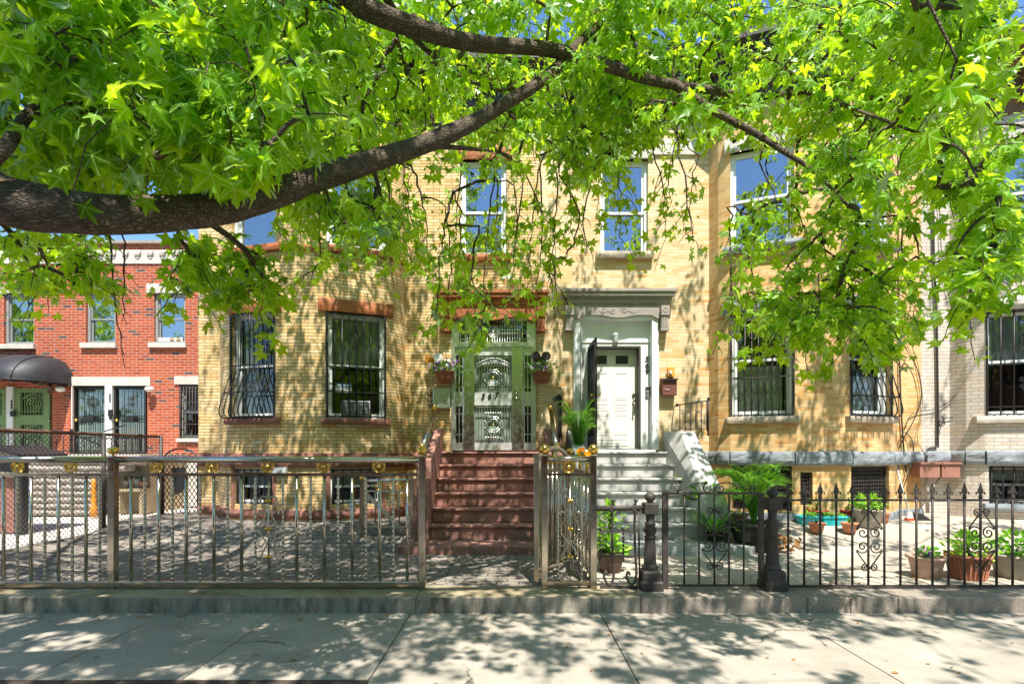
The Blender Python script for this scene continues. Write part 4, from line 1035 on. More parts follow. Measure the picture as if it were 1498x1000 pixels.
def part_copy(key, maker, name, mat, parent, loc, rz=0.0, ry=0.0):
    """repeated part: the first call builds the mesh, later ones copy the object"""
    if key not in PROTO:
        o = maker().build(name, mat); o.parent = parent; PROTO[key] = o
    else:
        o = PROTO[key].copy(); COL.objects.link(o); o.parent = parent
    o.location = Vector(loc)-ORG[parent]; o.rotation_euler = (0, ry, rz); ORG[o] = ORG[parent]
    return o
def heart(n0=0):
    """hourglass of bent flat bars with curled ends"""
    q = MB(); r = .0085
    for sv in (1, -1):
        for sg in (1, -1):
            q.tube([(0, 0, sv*.03), (sg*.075, 0, sv*.125), (sg*.012, 0, sv*.215)] if False else [(sg*x, 0, sv*z) for x, z in ((.008, .30), (.03, .345), (.062, .35), (.088, .325), (.085, .29), (.02, .165), (.006, .13))], r, 6)
            q.tube([(sg*x, 0, sv*z) for x, z in ((.10, .14), (.115, .165), (.10, .185), (.07, .18), (.03, .14), (.085, .06), (.10, .02), (.085, -.0))], r, 6)
    q.tube([(0, 0, -.52), (0, 0, .5)], .011, 6); return q
def heart_gold():
    q = MB()
    for z in (.30, 0, -.30): q.ball((-.018, -.012, z), .02, 8); q.ball((.018, -.012, z), .02, 8)
    return q
def steel_post(parent, x, D=DF, ytop=668, ybase=862, w=.073, ball=True, squash=.75):
    q = MB(); q.box(x-w/2, x+w/2, D-w/2, D+w/2, wz(ybase, DF), wz(ytop, DF)); q.box(x-w/2-.005, x+w/2+.005, D-w/2-.005, D+w/2+.005, wz(ytop, DF)-.001, wz(ytop, DF)+.008)
    p = q.build('post', M['steel'], parent, .005)
    if ball:
        q = MB(); z = wz(ytop, DF)+.008; q.lathe((x, D, z), [(.02, 0), (.012, .012), (.018, .018)], 10); q.ball((x, D, z+.06), .056, 14, squash); q.build('finial', M['gold'], p)
    return p
FA = thing('steel_fence', 'long polished steel fence with brass rosettes in front of the paved yard', 'fence', (-3.6, DF, .155))
q = MB(); q.tube([(X(170), DF, Z(672)), (X(613), DF, Z(672))], .035, 12); q.tube([(-7.9, DF, Z(672)), (X(161), DF, Z(672))], .035, 12); q.build('top_rail', M['steel'], FA)
q = MB(); q.box(X(170), X(613), DF-.022, DF+.022, Z(696), Z(691.5)); q.box(-7.9, X(161), DF-.022, DF+.022, Z(696), Z(691.5)); q.build('middle_rail', M['steel'], FA)
q = MB(); q.box(X(170), X(613), DF-.03, DF+.03, Z(858), Z(849)); q.box(-7.9, X(161), DF-.03, DF+.03, Z(858), Z(849)); q.build('bottom_rail', M['steel'], FA, .006)
for x in (165.5, 618): steel_post(FA, X(x))
steel_post(FA, -7.94)
hb = Z(696)-Z(849)
def bal(parent, x, D, ringed, zb=None):
    return part_copy('balR' if ringed else 'bal', lambda: baluster_mesh(ringed, hb), 'baluster', M['steel'], parent, (x, D, Z(849) if zb is None else zb))
for k in range(21):
    x = 191.8+20.2*k
    if abs(x-393) < 8: continue
    bal(FA, X(x), DF, k % 2 == 1)
for k in range(9): bal(FA, X(146-20.1*k), DF, k % 2 == 0)
for x in (26, 104, 229, 310.3, 391.6, 473, 554.4, -52): part_copy('ros', rosette_mesh, 'rosette', M['gold'], FA, (X(x), DF, Z(682)))
part_copy('heart', heart, 'scroll_ornament', M['steel'], FA, (X(393), DF, Z(773))); part_copy('heartg', heart_gold, 'brass_bead', M['gold'], FA, (X(393), DF, Z(773)))
# fence stub between the gate and the iron gate, with a run going back to the stoop
FB = thing('steel_fence', 'short steel fence panel with two brass balls beside the open gate', 'fence', (.58, DF, .155))
for x in (796.6, 868): steel_post(FB, X(x), DF, 666, 866, .066, True, 1.0)
q = MB(); q.tube([(X(801), DF, Z(671)), (X(863.5), DF, Z(671))], .03, 12); q.build('top_rail', M['steel'], FB)
q = MB(); q.box(X(801), X(863.5), DF-.02, DF+.02, Z(695.5), Z(691.5)); q.build('middle_rail', M['steel'], FB)
q = MB(); q.box(X(801), X(863.5), DF-.025, DF+.025, Z(855), Z(849)); q.build('bottom_rail', M['steel'], FB)
bal(FB, X(816.5), DF, True); bal(FB, X(851), DF, True)
part_copy('heart', heart, 'scroll_ornament', M['steel'], FB, (X(834), DF, Z(773))); part_copy('heartg', heart_gold, 'brass_bead', M['gold'], FB, (X(834), DF, Z(773)))
part_copy('ros', rosette_mesh, 'rosette', M['gold'], FB, (X(832), DF, Z(682.5)))
FD = thing('steel_fence', 'steel divider fence running back between the two front yards', 'fence', (.86, 6.5, .155))
xd = .86
q = MB(); q.tube([(xd, DF+.04, Z(671)), (xd, 7.6, Z(671))], .026, 10); q.build('top_rail', M['steel'], FD)
q = MB(); q.box(xd-.018, xd+.018, DF+.04, 7.6, Z(695.5), Z(691.5)); q.box(xd-.02, xd+.02, DF+.04, 7.6, Z(857), Z(849)); q.build('bottom_rail', M['steel'], FD)
for k in range(13): bal(FD, xd, DF+.18+k*.155, k % 2 == 0)
for k in range(3): part_copy('ros', rosette_mesh, 'rosette', M['gold'], FD, (xd, 5.9+k*.6, Z(682.5)), PI/2)
steel_post(FD, xd, 7.64, 668, 860, .06)
# the open gate leaf
G = thing('steel_gate', 'polished steel garden gate with an arched top swung open', 'gate', (.29, 5.62, .155))
fg = Fr((.265, 5.60), (.75, 6.68)); L = fg.L
q = MB(); fg.box(q, 0, .06, -.03, .03, .20, 1.60); fg.box(q, L-.05, L, -.025, .025, .20, 1.45); q.build('stile', M['steel'], G, .004)
q = MB(); fg.box(q, .06, L-.05, -.02, .02, .24, .30); fg.box(q, .06, L-.05, -.015, .015, 1.40, 1.43); q.build('rail', M['steel'], G)
q = MB(); q.tube([fg(.03+(L-.06)*t, 0, 1.5+.17*math.sin(PI*(.06+.88*t))) for t in [i/18 for i in range(19)]], .026, 9); q.build('arch', M['steel'], G)
q = MB(); q.ring(fg(L/2, 0, 1.56), .06, .009, axis='x'); q.ball(fg(L/2, 0, 1.56), .03, 8); q.ball(fg(L/2-.28, 0, 1.53), .03, 8); q.ball(fg(L/2+.28, 0, 1.53), .03, 8)
for k in range(1, 7): q.ball(fg(.06+(L-.11)*k/7, 0, 1.50), .024, 8)
q.build('finial', M['gold'], G)
q = MB()
for k in range(1, 7): p = fg(.06+(L-.11)*k/7, 0, .3); q.tube([p, Vector((p.x, p.y, 1.48))], .0165, 8)
fg.box(q, .06, L-.05, -.012, .012, 1.13, 1.17); q.build('infill', M['steel'], G)
# little gate beside the stoop, in the left yard
GS = thing('steel_gate', 'small steel yard gate with a diagonal brace left of the brown stoop', 'gate', (-2.0, 7.9, .28))
Dg = 7.95; gx = lambda x: wx(x, Dg); gz = lambda y: wz(y, Dg)
q = MB(); q.box(gx(527), gx(533), Dg-.03, Dg+.03, .2, gz(696)); q.box(gx(600), gx(605), Dg-.03, Dg+.03, .2, gz(700)); q.build('post', M['steel'], GS)
q = MB(); q.tube([(gx(533), Dg, gz(703)), (gx(603), Dg, gz(701))], .024, 9); q.box(gx(533), gx(603), Dg-.015, Dg+.015, gz(719), gz(716.5)); q.box(gx(533), gx(603), Dg-.015, Dg+.015, gz(771), gz(769)); q.bar((gx(536), Dg, gz(722)), (gx(588), Dg+.02, gz(776)), .05); q.build('rail', M['steel_brushed'], GS)
q = MB()
for x in (549, 584): q.tube([(gx(x), Dg, gz(770)), (gx(x), Dg, gz(717))], .012, 6)
q.build('bar', M['steel'], GS)
for x in (555, 588): part_copy('ros', rosette_mesh, 'rosette', M['gold'], GS, (gx(x), Dg, gz(710.5)))
part_copy('heart', heart, 'scroll_ornament', M['steel'], GS, (gx(570), Dg, gz(742))).scale = (.8, .8, .6)
q = MB(); q.ball((gx(530), Dg, gz(699)), .045, 10); q.build('finial', M['gold'], GS)

# ================================================================== IRON GATE, CAST POSTS, IRON FENCE
def cast_post(x, ytop, label, pointed):
    t = thing('cast_iron_post', label, 'fence post', (x, DF, .14), 'cast iron gate posts')
    h = wz(ytop, DF)-.14
    q = MB(); b = .105
    v = []
    for (r, z) in ((b+.01, 0), (b+.01, .10), (b-.004, .115), (b-.004, .20), (.075, .23)): v += [(x-r, DF-r, .14+z), (x+r, DF-r, .14+z), (x+r, DF+r, .14+z), (x-r, DF+r, .14+z)]
    q.faces(v, [(4*i+k, 4*i+(k+1) % 4, 4*i+4+(k+1) % 4, 4*i+4+k) for i in range(4) for k in range(4)] + [(3, 2, 1, 0), (16, 17, 18, 19)])
    q.build('base', M['iron_brown'], t, .008)
    q = MB(); s = (h-.23)/.86
    prof = [(.07, .0), (.085, .02), (.088, .05), (.07, .07), (.066, .075)] 
    n = 24
    q.lathe((x, DF, .14+.21), [(r, z*s) for r, z in prof], n)
    # fluted shaft
    m = 40; v = []; rows = [(.066, .075), (.064, .12), (.055, .34), (.052, .36)]
    for r, z in rows:
        for k in range(m): rr = r*(1-.10*(k % 4 == 0)); a = 2*PI*k/m; v.append((x+rr*math.cos(a), DF+rr*math.sin(a), .35+z*s))
    q.faces(v, [(i*m+k, i*m+(k+1) % m, (i+1)*m+(k+1) % m, (i+1)*m+k) for i in range(3) for k in range(m)], False)
    prof = [(.05, .355), (.062, .37), (.062, .385), (.045, .40), (.06, .42), (.07, .45), (.06, .485), (.045, .50), (.06, .512), (.06, .525), (.042, .54), (.046, .60), (.055, .64)]
    q.lathe((x, DF, .35), [(r, z*s) for r, z in prof], n); q.build('shaft', M['iron_brown'], t)
    q = MB(); za = .35+.63*s; zb = .35+.76*s; q.box(x-.075, x+.075, DF-.075, DF+.075, za, zb); q.build('block', M['iron_brown'], t, .012)
    q = MB()
    if pointed: prof = [(.045, 0), (.03, .012), (.05, .03), (.062, .055), (.055, .085), (.03, .105), (.024, .11), (.001, .15)]
    else: prof = [(.045, 0), (.03, .012), (.05, .03), (.058, .055), (.055, .075), (.035, .095), (.001, .102)]
    q.lathe((x, DF, zb-.002), [(r, z*(wz(ytop, DF)-zb)/prof[-1][1]) for r, z in prof], 18); q.build('finial', M['iron_brown'], t)
cast_post(X(951), 719, 'fluted cast iron post with a round ball top at the gate hinge', False)
cast_post(X(1130), 710, 'fluted cast iron post with a pointed top where the spear fence starts', True)
IG = thing('iron_gate', 'weathered iron garden gate with curled scrolls along its top', 'gate', (X(1046), DF, .15))
q = MB()
q.box(X(969), X(977), DF-.02, DF+.02, Z(862), Z(719)); q.box(X(1110), X(1116.5), DF-.02, DF+.02, Z(856), Z(720)); q.box(X(977), X(1110), DF-.018, DF+.018, Z(722.5), Z(719.5)); q.box(X(977), X(1110), DF-.015, DF+.015, Z(857), Z(854)); q.build('gate_frame', M['iron_brown'], IG)
for x in (1001, 1022.5, 1045, 1066.5, 1088):
    part_copy('ibar', lambda: (lambda m: (m.tube([(0, 0, 0), (0, 0, Z(722)-Z(855))], .0105, 6), m)[1])(MB()), 'bar', M['iron_brown'], IG, (X(x), DF, Z(855)))
q = MB(); r = .007
for sg in (1, -1):
    q.tube([(X(1045)+sg*(.07+a), DF, Z(714)+b) for a, b in spiral(0, 0, .055, 1.4, PI/2 if sg > 0 else PI/2, -sg if False else sg, 18)], r, 5)
    q.tube(bez((X(1045)+sg*.07, DF, Z(714)+.055), (X(1045)+sg*.16, DF, Z(714)+.09), (X(1045)+sg*.40, DF, Z(719)+.0), 8), r, 5)
    q.tube([(X(1045)+sg*(.41+a), DF, Z(713)+b) for a, b in spiral(0, 0, .035, 1.3, -PI/2, sg, 12)], r, 5)
    q.tube([(X(1045)+sg*(.004+.0*i), DF, Z(719)+i*.02) for i in range(4)], r, 5)
q.build('crest_scroll', M['iron_brown'], IG)
def iron_heart():
    q = MB(); r = .0075; k = .2
    for sg in (1, -1):
        q.tube([(sg*x, 0, z) for x, z in ((.002, .32), (.14, .13))], r, 5); q.tube([(sg*x, 0, z) for x, z in ((.002, -.30), (.14, -.11))], r, 5)
        q.tube([(sg*(.07+a), 0, .085+b) for a, b in spiral(0, 0, .072, 1.55, PI*.15, 1, 20)], r, 5)
        q.tube([(sg*(.07+a), 0, -.065+b) for a, b in spiral(0, 0, .072, 1.55, -PI*.15, -1, 20)], r, 5)
        q.tube([(sg*(.045+a), 0, .31+b) for a, b in spiral(0, 0, .043, 1.4, -PI/2, 1, 14)], r, 5)
        q.tube([(sg*(.045+a), 0, -.29+b) for a, b in spiral(0, 0, .043, 1.4, PI/2, -1, 14)], r, 5)
    return q
part_copy('iheart', iron_heart, 'scroll_ornament', M['iron_brown'], IG, (X(1045), DF-.014, Z(788)))
IF = thing('iron_fence', 'weathered iron fence with spear tops in front of the concrete yard', 'fence', (5.2, DF, .15))
q = MB(); q.box(X(1141), 12.35, DF-.009, DF+.009, Z(732.5), Z(729.5)); q.build('top_rail', M['iron_brown'], IF)
q = MB(); q.box(X(1141), 12.35, DF-.012, DF+.012, Z(858.5), Z(855)); q.build('bottom_rail', M['iron_brown'], IF)
def picket():
    q = MB(); z0 = 0; zt = Z(731)-Z(856)
    q.tube([(0, 0, 0), (0, 0, zt+.02)], .012, 7); q.lathe((0, 0, zt+.015), [(.012, 0), (.02, .008), (.02, .018), (.013, .024), (.018, .034), (.012, .044)], 8); return q
def spear():
    q = MB(); zt = Z(731)-Z(856)+.055
    q.prism([(0, 0), (.02, .03), (.026, .055), (.012, .085), (0, .13), (-.012, .085), (-.026, .055), (-.02, .03)], -.006, .006, lambda a, b, d: (a, d, zt+b))
    for sg in (1, -1): q.tube([(sg*x, 0, zt+z) for x, z in ((.008, .01), (.03, .035), (.046, .03), (.048, .012), (.036, .008))], .007, 5)
    return q
for k in range(60):
    x = X(1153+23.45*k)
    if x > 12.3: break
    p = part_copy('picket', picket, 'picket', M['iron_brown'], IF, (x, DF, Z(856)))
    if 'spear' not in PROTO:
        s_ = spear().build('spear_head', M['iron_brown']); PROTO['spear'] = s_
    else:
        s_ = PROTO['spear'].copy(); COL.objects.link(s_)
    s_.parent = p; ORG[s_] = ORG[p]
for x in (1270.5, 1434.5):
    part_copy('iheart', iron_heart, 'scroll_ornament', M['iron_brown'], IF, (X(x), DF-.014, Z(790)))
q = MB()
for x in (1270.5, 1434.5): q.tube([(X(x), DF, Z(857)), (X(x), DF, Z(869))], .011, 6)
q.build('anchor', M['iron_brown'], IF)
# a curled iron panel between the steel stub and the cast post
OP = thing('iron_railing', 'curled wrought iron panel hung on a thick pipe by the steel fence', 'railing', (X(906), DF, .15))
q = MB(); q.tube([(X(873), DF, Z(743.5)), (X(943), DF, Z(742))], .028, 10); q.build('pipe', M['iron_brown'], OP)
q = MB()
for sg, x in ((-1, 895), (-1, 928)):
    xx = X(x); q.tube(crom([(xx-.005, DF-.03, Z(738)), (xx-.03, DF-.04, Z(743)), (xx, DF-.035, Z(748)), (xx+.0, DF-.01, Z(765)), (xx+.005, DF-.01, Z(800)), (xx+.02, DF-.01, Z(835)), (xx, DF-.01, Z(851)), (xx-.045, DF-.01, Z(853)), (xx-.085, DF-.01, Z(843)), (xx-.07, DF-.01, Z(835)), (xx-.05, DF-.01, Z(840))], 5), .014, 7)
    q.ball((xx+.01, DF-.03, Z(731)), .022, 8); q.tube([(xx, DF-.03, Z(738)), (xx+.01, DF-.03, Z(731))], .012, 6)
    q.ring((xx, DF, Z(743)), .04, .012, 16, 6, 'x')
q.bar((X(876), DF-.01, Z(776)), (X(932), DF-.01, Z(776)), .016, .022); q.bar((X(876), DF-.01, Z(812)), (X(932), DF-.01, Z(813)), .016, .022); q.bar((X(878), DF, Z(858)), (X(934), DF, Z(858)), .03)
for x in (878, 911.5):
    for k in range(8): z0 = Z(772)+(Z(818)-Z(772))*k/8; q.lathe((X(x), DF-.01, z0), [(.011, 0), (.014, -.012), (.009, -.03)], 6)
    q.ball((X(x), DF-.01, Z(772)), .016, 6); q.ball((X(x), DF-.01, Z(818)), .016, 6)
q.tube([(X(934), DF, Z(745)), (X(936), DF, Z(857))], .01, 6)
q.build('scrollwork', M['iron_brown'], OP)

# ================================================================== CHAIN LINK FENCE, ARCHED ALLEY GATE, THINGS IN THE SIDE YARD
CL = thing('chain_link_fence', 'chain link fence with a rusty top pipe beside the red brick house', 'fence', (-6.6, 7.6, .3))
xc, ya, yb, zb, zt = -6.6, 5.0, 9.65, .34, 1.90
q = MB(); q.tube([(xc, ya, zt), (xc, yb, zt)], .026, 8); q.build('top_pipe', M['rust_pipe'], CL)
for y in (5.1, 8.25, 9.6):
    q = MB(); q.tube([(xc+.03, y, .2), (xc+.03, y, zt+.02)], .03, 8); q.build('post', M['iron_brown'], CL)
q = MB(); s = .075; h = zt-zb
k0 = int((yb-ya)/s)
for i in range(-int(h/s), k0):
    for sg in (0, 1):
        y0 = ya+i*s; a, b = y0, y0+h; za, zz = zb, zt
        if a < ya: za += ya-a; a = ya
        if b > yb: zz -= b-yb; b = yb
        if b-a < .03: continue
        if sg: q.tube([(xc, ya+yb-a if False else a, za), (xc, b, zz)], .0042, 3, False)
        else: q.tube([(xc, a, zt+zb-za), (xc, b, zt+zb-zz)], .0042, 3, False)
q.build('wire_mesh', M['galv'], CL)
AG = thing('alley_gate', 'arched black iron alley gate with expanded mesh at the corner of the yellow house', 'gate', (-6.2, 9.62, .38))
D = 9.62; a, b = wx(238.5, D), wx(290, D)
q = MB(); q.bar((a, D, .36), (a, D, wz(676, D)), .035); q.bar((b, D, .36), (b, D, wz(676, D)), .035); q.bar((a, D, .40), (b, D, .40), .03); q.bar((a, D, wz(674, D)), (b, D, wz(674, D)), .03)
c, rr = (a+b)/2, (b-a)/2*.98; zz = wz(674, D)
q.tube([(c+rr*math.cos(t), D, zz+.23*math.sin(t)) for t in [PI*i/20 for i in range(21)]], .017, 6)
for xo in (-.2, -.08, .08, .2): q.tube([(c+xo+u_, D, zz+.09+v_) for u_, v_ in spiral(0, 0, .06, 1.2, PI/2, 1 if xo > 0 else -1, 12)], .010, 5)
q.build('gate_frame', M['iron'], AG)
q = MB(); s = .085
for i in range(-14, 9):
    for sg in (1, -1):
        y0 = .40+i*s*1.5; n = 9
        for k in range(n):
            u0, u1 = a+(b-a)*k/n, a+(b-a)*(k+1)/n; h = (zz-.4)
            za, zb_ = (y0+(u0-a)*1.5, y0+(u1-a)*1.5) if sg > 0 else (y0+(b-u0)*1.5, y0+(b-u1)*1.5)
            if min(za, zb_) < .40 or max(za, zb_) > zz: continue
            q.bar((u0, D, za), (u1, D, zb_), .011)
q.build('mesh_panel', M['iron'], AG)
q = MB(); q.prism([(wx(252, D)+.0, .84), (wx(252, D), 1.32), (wx(270, D), 1.32), (wx(270.5, D), .98), (wx(266, D), .86), (wx(258, D), .82)], D-.012, D+.012, lambda p, r, d: (p, d, r)); q.build('plate', M['iron'], AG)
# red house landing and stone stoop
ST = thing('stone_stoop', 'rough stone block stoop in front of the red brick house', 'stoop', (-9.6, 10.9, .3))
q = MB(); fr = Fr((-14.5, 10.6), (-8.62, 10.6))
for k in range(9):
    z = .30+k*.13; rock(q, fr, 0, fr.L+(.0 if k % 2 else -.05)+max(0, k-5)*.30, -.3, .0, z, z+.12, .05, .07, k)
q.build('rustic_wall', M['rustic'], ST)
q = MB(); q.box(-14.5, -7.8, 10.75, 12.35, 1.42, 1.56); q.build('landing', M['pale_stone'], ST)
q = MB(); q.box(-14.4, -7.9, 11.2, 12.3, .2, 1.42); q.build('stucco_wall', M['stucco'], ST)
LR = thing('landing_railing', 'black iron railing along the landing of the red brick house', 'railing', (-10, 10.8, 1.56))
q = MB(); y = 10.82; q.bar((-14.4, y, 2.02), (-9.3, y, 2.02), .03); q.bar((-14.4, y, 1.64), (-7.85, y, 1.64), .02)
for i in range(46): xx = -14.4+i*.145; q.tube([(xx, y, 1.57), (xx, y, 2.02 if xx < -9.3 else 1.9)], .009, 5)
q.bar((-9.3, y, 2.02), (-8.6, y, 1.72), .025); q.bar((-8.6, y, 1.9), (-7.85, y, 1.9), .025); q.bar((-8.6, y, 2.05), (-8.15, y, 2.18), .025); q.bar((-9.3, y, 1.57), (-9.3, y, 2.1), .04); q.bar((-7.85, y, 1.57), (-7.85, y, 2.0), .04); q.build('balustrade', M['iron'], LR)
TS = thing('trash_shed', 'dark gabled trash shed with brick sides behind the steel fence', 'shed', (-8.2, 8.4, .3))
D = 8.4
q = MB(); q.box(wx(31, D), wx(42, D), D-.12, D, .25, wz(668, D)); q.box(-9.6, -9.5, D-.1, D, .25, 1.55); q.build('post', M['black_plastic'], TS)
q = MB(); q.prism([(wx(57, D), wz(667, D)), (wx(57, D), wz(664, D)), (wx(17, D), wz(651, D)), (wx(-45, D), wz(670, D)), (wx(-45, D), wz(673, D)), (wx(17, D), wz(656, D))], D-.35, D+.55, lambda a, b, d: (a, d, b)); q.build('roof', M['iron'], TS)
q = MB(); fr = Fr((-9.5, D-.02), (wx(31, D), D-.02)); wall(q, fr, .3, 1.2); q.build('brick_side', M['brownstone'], TS, fixn=False)
q = MB(); q.box(wx(2, D), wx(31, D), D-.11, D-.03, wz(690, D), wz(668, D)); q.build('gable_board', M['iron'], TS)
YP = thing('garden_ornament', 'orange painted turned post standing by the beige stucco wall', 'ornament', (wx(137, 10.4), 10.4, .3))
q = MB(); q.lathe((wx(137, 10.4), 10.4, .3), [(.06, 0), (.06, .2), (.03, .25), (.055, .36), (.03, .42), (.05, .5), (.03, .58), (.045, .66), (.02, .78)], 14); q.build('turned_post', M['orange'], YP)
YB = thing('planter_table', 'low table of pale and orange pots standing in the side yard', 'table', (wx(196, 11), 11, .36))
q = MB(); q.box(wx(178, 11), wx(214, 11), 10.8, 11.2, .78, .84)
for xx in (180, 211): q.box(wx(xx, 11), wx(xx, 11)+.05, 10.85, 11.15, .3, .78)
q.build('top', M['stucco'], YB)
for i, (xx, m_) in enumerate(((186, 'pale_stone'), (194, 'terracotta'), (202, 'grey_plastic'), (209, 'terracotta'))):
    t = thing('flower_pot', ('white round pot at the left end of the low table', 'slim terracotta pot second along the low table', 'grey pot third along the low table', 'squat terracotta pot at the right end of the low table')[i], 'pot', (wx(xx, 11), 11, .84))
    q = MB(); hh = (.16, .24, .2, .14)[i]; q.lathe((wx(xx, 11), 11, .84), [(.05, 0), (.08, hh*.8), (.09, hh), (.075, hh), (.07, hh-.02), (.001, hh-.03)], 14); q.build('pot_body', M[m_], t)
    q = MB()
    for k in range(16):
        a = random.uniform(0, 2*PI); q.tube(bez((wx(xx, 11), 11, .84+hh-.03), (wx(xx, 11)+.04*math.cos(a), 11+.04*math.sin(a), .95+hh), (wx(xx, 11)+.12*math.cos(a), 11+.1*math.sin(a), .9+hh+random.uniform(0, .2)), 5), [.006, .012, .014, .012, .008, .002], 4)
    q.build('foliage', M['plant_leaf'], t)
# ================================================================== PLANTS AND SMALL THINGS
class LeafMB:
    """many small leaves in one mesh, each with its own tint"""
    def __init__(s): s.V = []; s.Fa = []; s.T = []; s.UV = []; s.n = 0
    def add(s, tmpl, mats, tints):
        """tmpl: (verts Nx3, faces list), mats: K x 3 x 4"""
        v, f = tmpl; K = len(mats)
        if not K: return
        vv = np.einsum('kij,nj->kni', mats[:, :, :3], v) + mats[:, None, :, 3]
        N = len(v); s.V.append(vv.reshape(-1, 3)); s.UV.append(np.tile(v[:, :2], (K, 1)))
        fa = np.array(f); s.Fa.append((fa[None] + (np.arange(K)*N)[:, None, None] + s.n).reshape(-1, 3)); s.n += K*N
        s.T.append(np.repeat(tints, N))
    def build(s, name, mat, parent, extra=None):
        V = np.concatenate(s.V); Fa = np.concatenate(s.Fa); T = np.concatenate(s.T); UV = np.concatenate(s.UV)
        V = V - np.array(ORG[parent])
        me = bpy.data.meshes.new(name); me.vertices.add(len(V)); me.vertices.foreach_set('co', V.astype(np.float32).ravel())
        me.loops.add(len(Fa)*3); me.loops.foreach_set('vertex_index', Fa.astype(np.int32).ravel())
        me.polygons.add(len(Fa)); me.polygons.foreach_set('loop_start', np.arange(0, len(Fa)*3, 3, dtype=np.int32)); me.polygons.foreach_set('use_smooth', np.ones(len(Fa), bool))
        a = me.attributes.new('tint', 'FLOAT', 'POINT'); a.data.foreach_set('value', T.astype(np.float32))
        l = me.uv_layers.new(name='UVMap'); l.data.foreach_set('uv', UV[Fa.ravel()].astype(np.float32).ravel())
        me.materials.append(mat); me.update(calc_edges=True); me.validate()
        o = bpy.data.objects.new(name, me); COL.objects.link(o); o.parent = parent; ORG[o] = ORG[parent]
        return o
def basis(pos, axis, nrm, size):
    """3x4 matrices: leaf y along axis, z along normal"""
    axis = axis/np.linalg.norm(axis, axis=1, keepdims=True)
    nrm = nrm - axis*np.sum(nrm*axis, axis=1, keepdims=True); nrm = nrm/np.maximum(1e-6, np.linalg.norm(nrm, axis=1, keepdims=True))
    x = np.cross(axis, nrm); m = np.zeros((len(pos), 3, 4)); sz = np.asarray(size).reshape(-1, 1)
    m[:, :, 0] = x*sz; m[:, :, 1] = axis*sz; m[:, :, 2] = nrm*sz; m[:, :, 3] = pos
    return m
OVATE = (np.array([(0, 0, 0), (.28, .35, .06), (.22, .72, .0), (0, 1, -.14), (-.22, .72, .0), (-.28, .35, .06), (0, .45, -.03)], float), [(0, 1, 6), (1, 2, 6), (2, 3, 6), (3, 4, 6), (4, 5, 6), (5, 0, 6)])
BLADE = (np.array([(-.04, 0, 0), (.04, 0, 0), (-.038, .4, .06), (.038, .4, .06), (-.024, .75, .03), (.024, .75, .03), (0, 1, -.08)], float), [(0, 1, 3), (0, 3, 2), (2, 3, 5), (2, 5, 4), (4, 5, 6)])
PETAL = (np.array([(0, 0, 0)]+[(.5*math.cos(2*PI*k/10)*(1 if k % 2 else .78), .5*math.sin(2*PI*k/10)*(1 if k % 2 else .78), .12) for k in range(10)], float), [(0, k+1, (k+1) % 10+1) for k in range(10)])
def rnd(n, a=-1, b=1): return RNG.uniform(a, b, (n, 3))
def bush(parent, c, rx, ry, h, n, size, mat, tmpl=OVATE, up=.6, name='foliage', stems=True, zlow=0.0):
    c = np.array(c, float); L = LeafMB()
    th = RNG.uniform(0, 2*PI, n); rr = np.sqrt(RNG.uniform(0, 1, n)); zz = RNG.uniform(zlow, 1, n)
    k = np.sqrt(np.clip(1-(zz*.95)**2, .1, 1))
    lump = 1+.35*np.sin(th*3+zz*5)
    p = np.stack([c[0]+rx*rr*k*lump*np.cos(th), c[1]+ry*rr*k*lump*np.sin(th), c[2]+h*zz], 1)
    out = p-c; out[:, 2] *= .3; ax = out/np.maximum(.01, np.linalg.norm(out, axis=1, keepdims=True))+rnd(n)*.6; ax[:, 2] += up*.4
    nr = rnd(n)*.7; nr[:, 2] += 1
    L.add(tmpl, basis(p, ax, nr, size*RNG.uniform(.6, 1.2, n)), RNG.uniform(0, 1, n))
    o = L.build(name, M[mat], parent)
    if stems:
        q = MB()
        for i in range(min(14, n)):
            q.tube(bez(tuple(c), (c[0]+(p[i][0]-c[0])*.3, c[1]+(p[i][1]-c[1])*.3, c[2]+(p[i][2]-c[2])*.7), tuple(p[i]), 5), .005, 4)
        q.build('stem', M['plant_leaf'], parent)
    return o
def grassy(parent, c, r, h, n, mat='plant_leaf', width=1.0):
    L = LeafMB(); c = np.array(c, float); th = RNG.uniform(0, 2*PI, n); up = RNG.uniform(.25, 1.4, n)
    ax = np.stack([np.cos(th), np.sin(th), up], 1); p = c+np.stack([.03*np.cos(th), .03*np.sin(th), 0*th], 1)
    nr = np.stack([-np.cos(th)*up, -np.sin(th)*up, np.ones(n)], 1)
    bl = (BLADE[0]*np.array([width, 1, 1]), BLADE[1])
    L.add(bl, basis(p, ax, nr, (r+h)/1.6*RNG.uniform(.6, 1.15, n)), RNG.uniform(0, 1, n)); L.build('foliage', M[mat], parent)
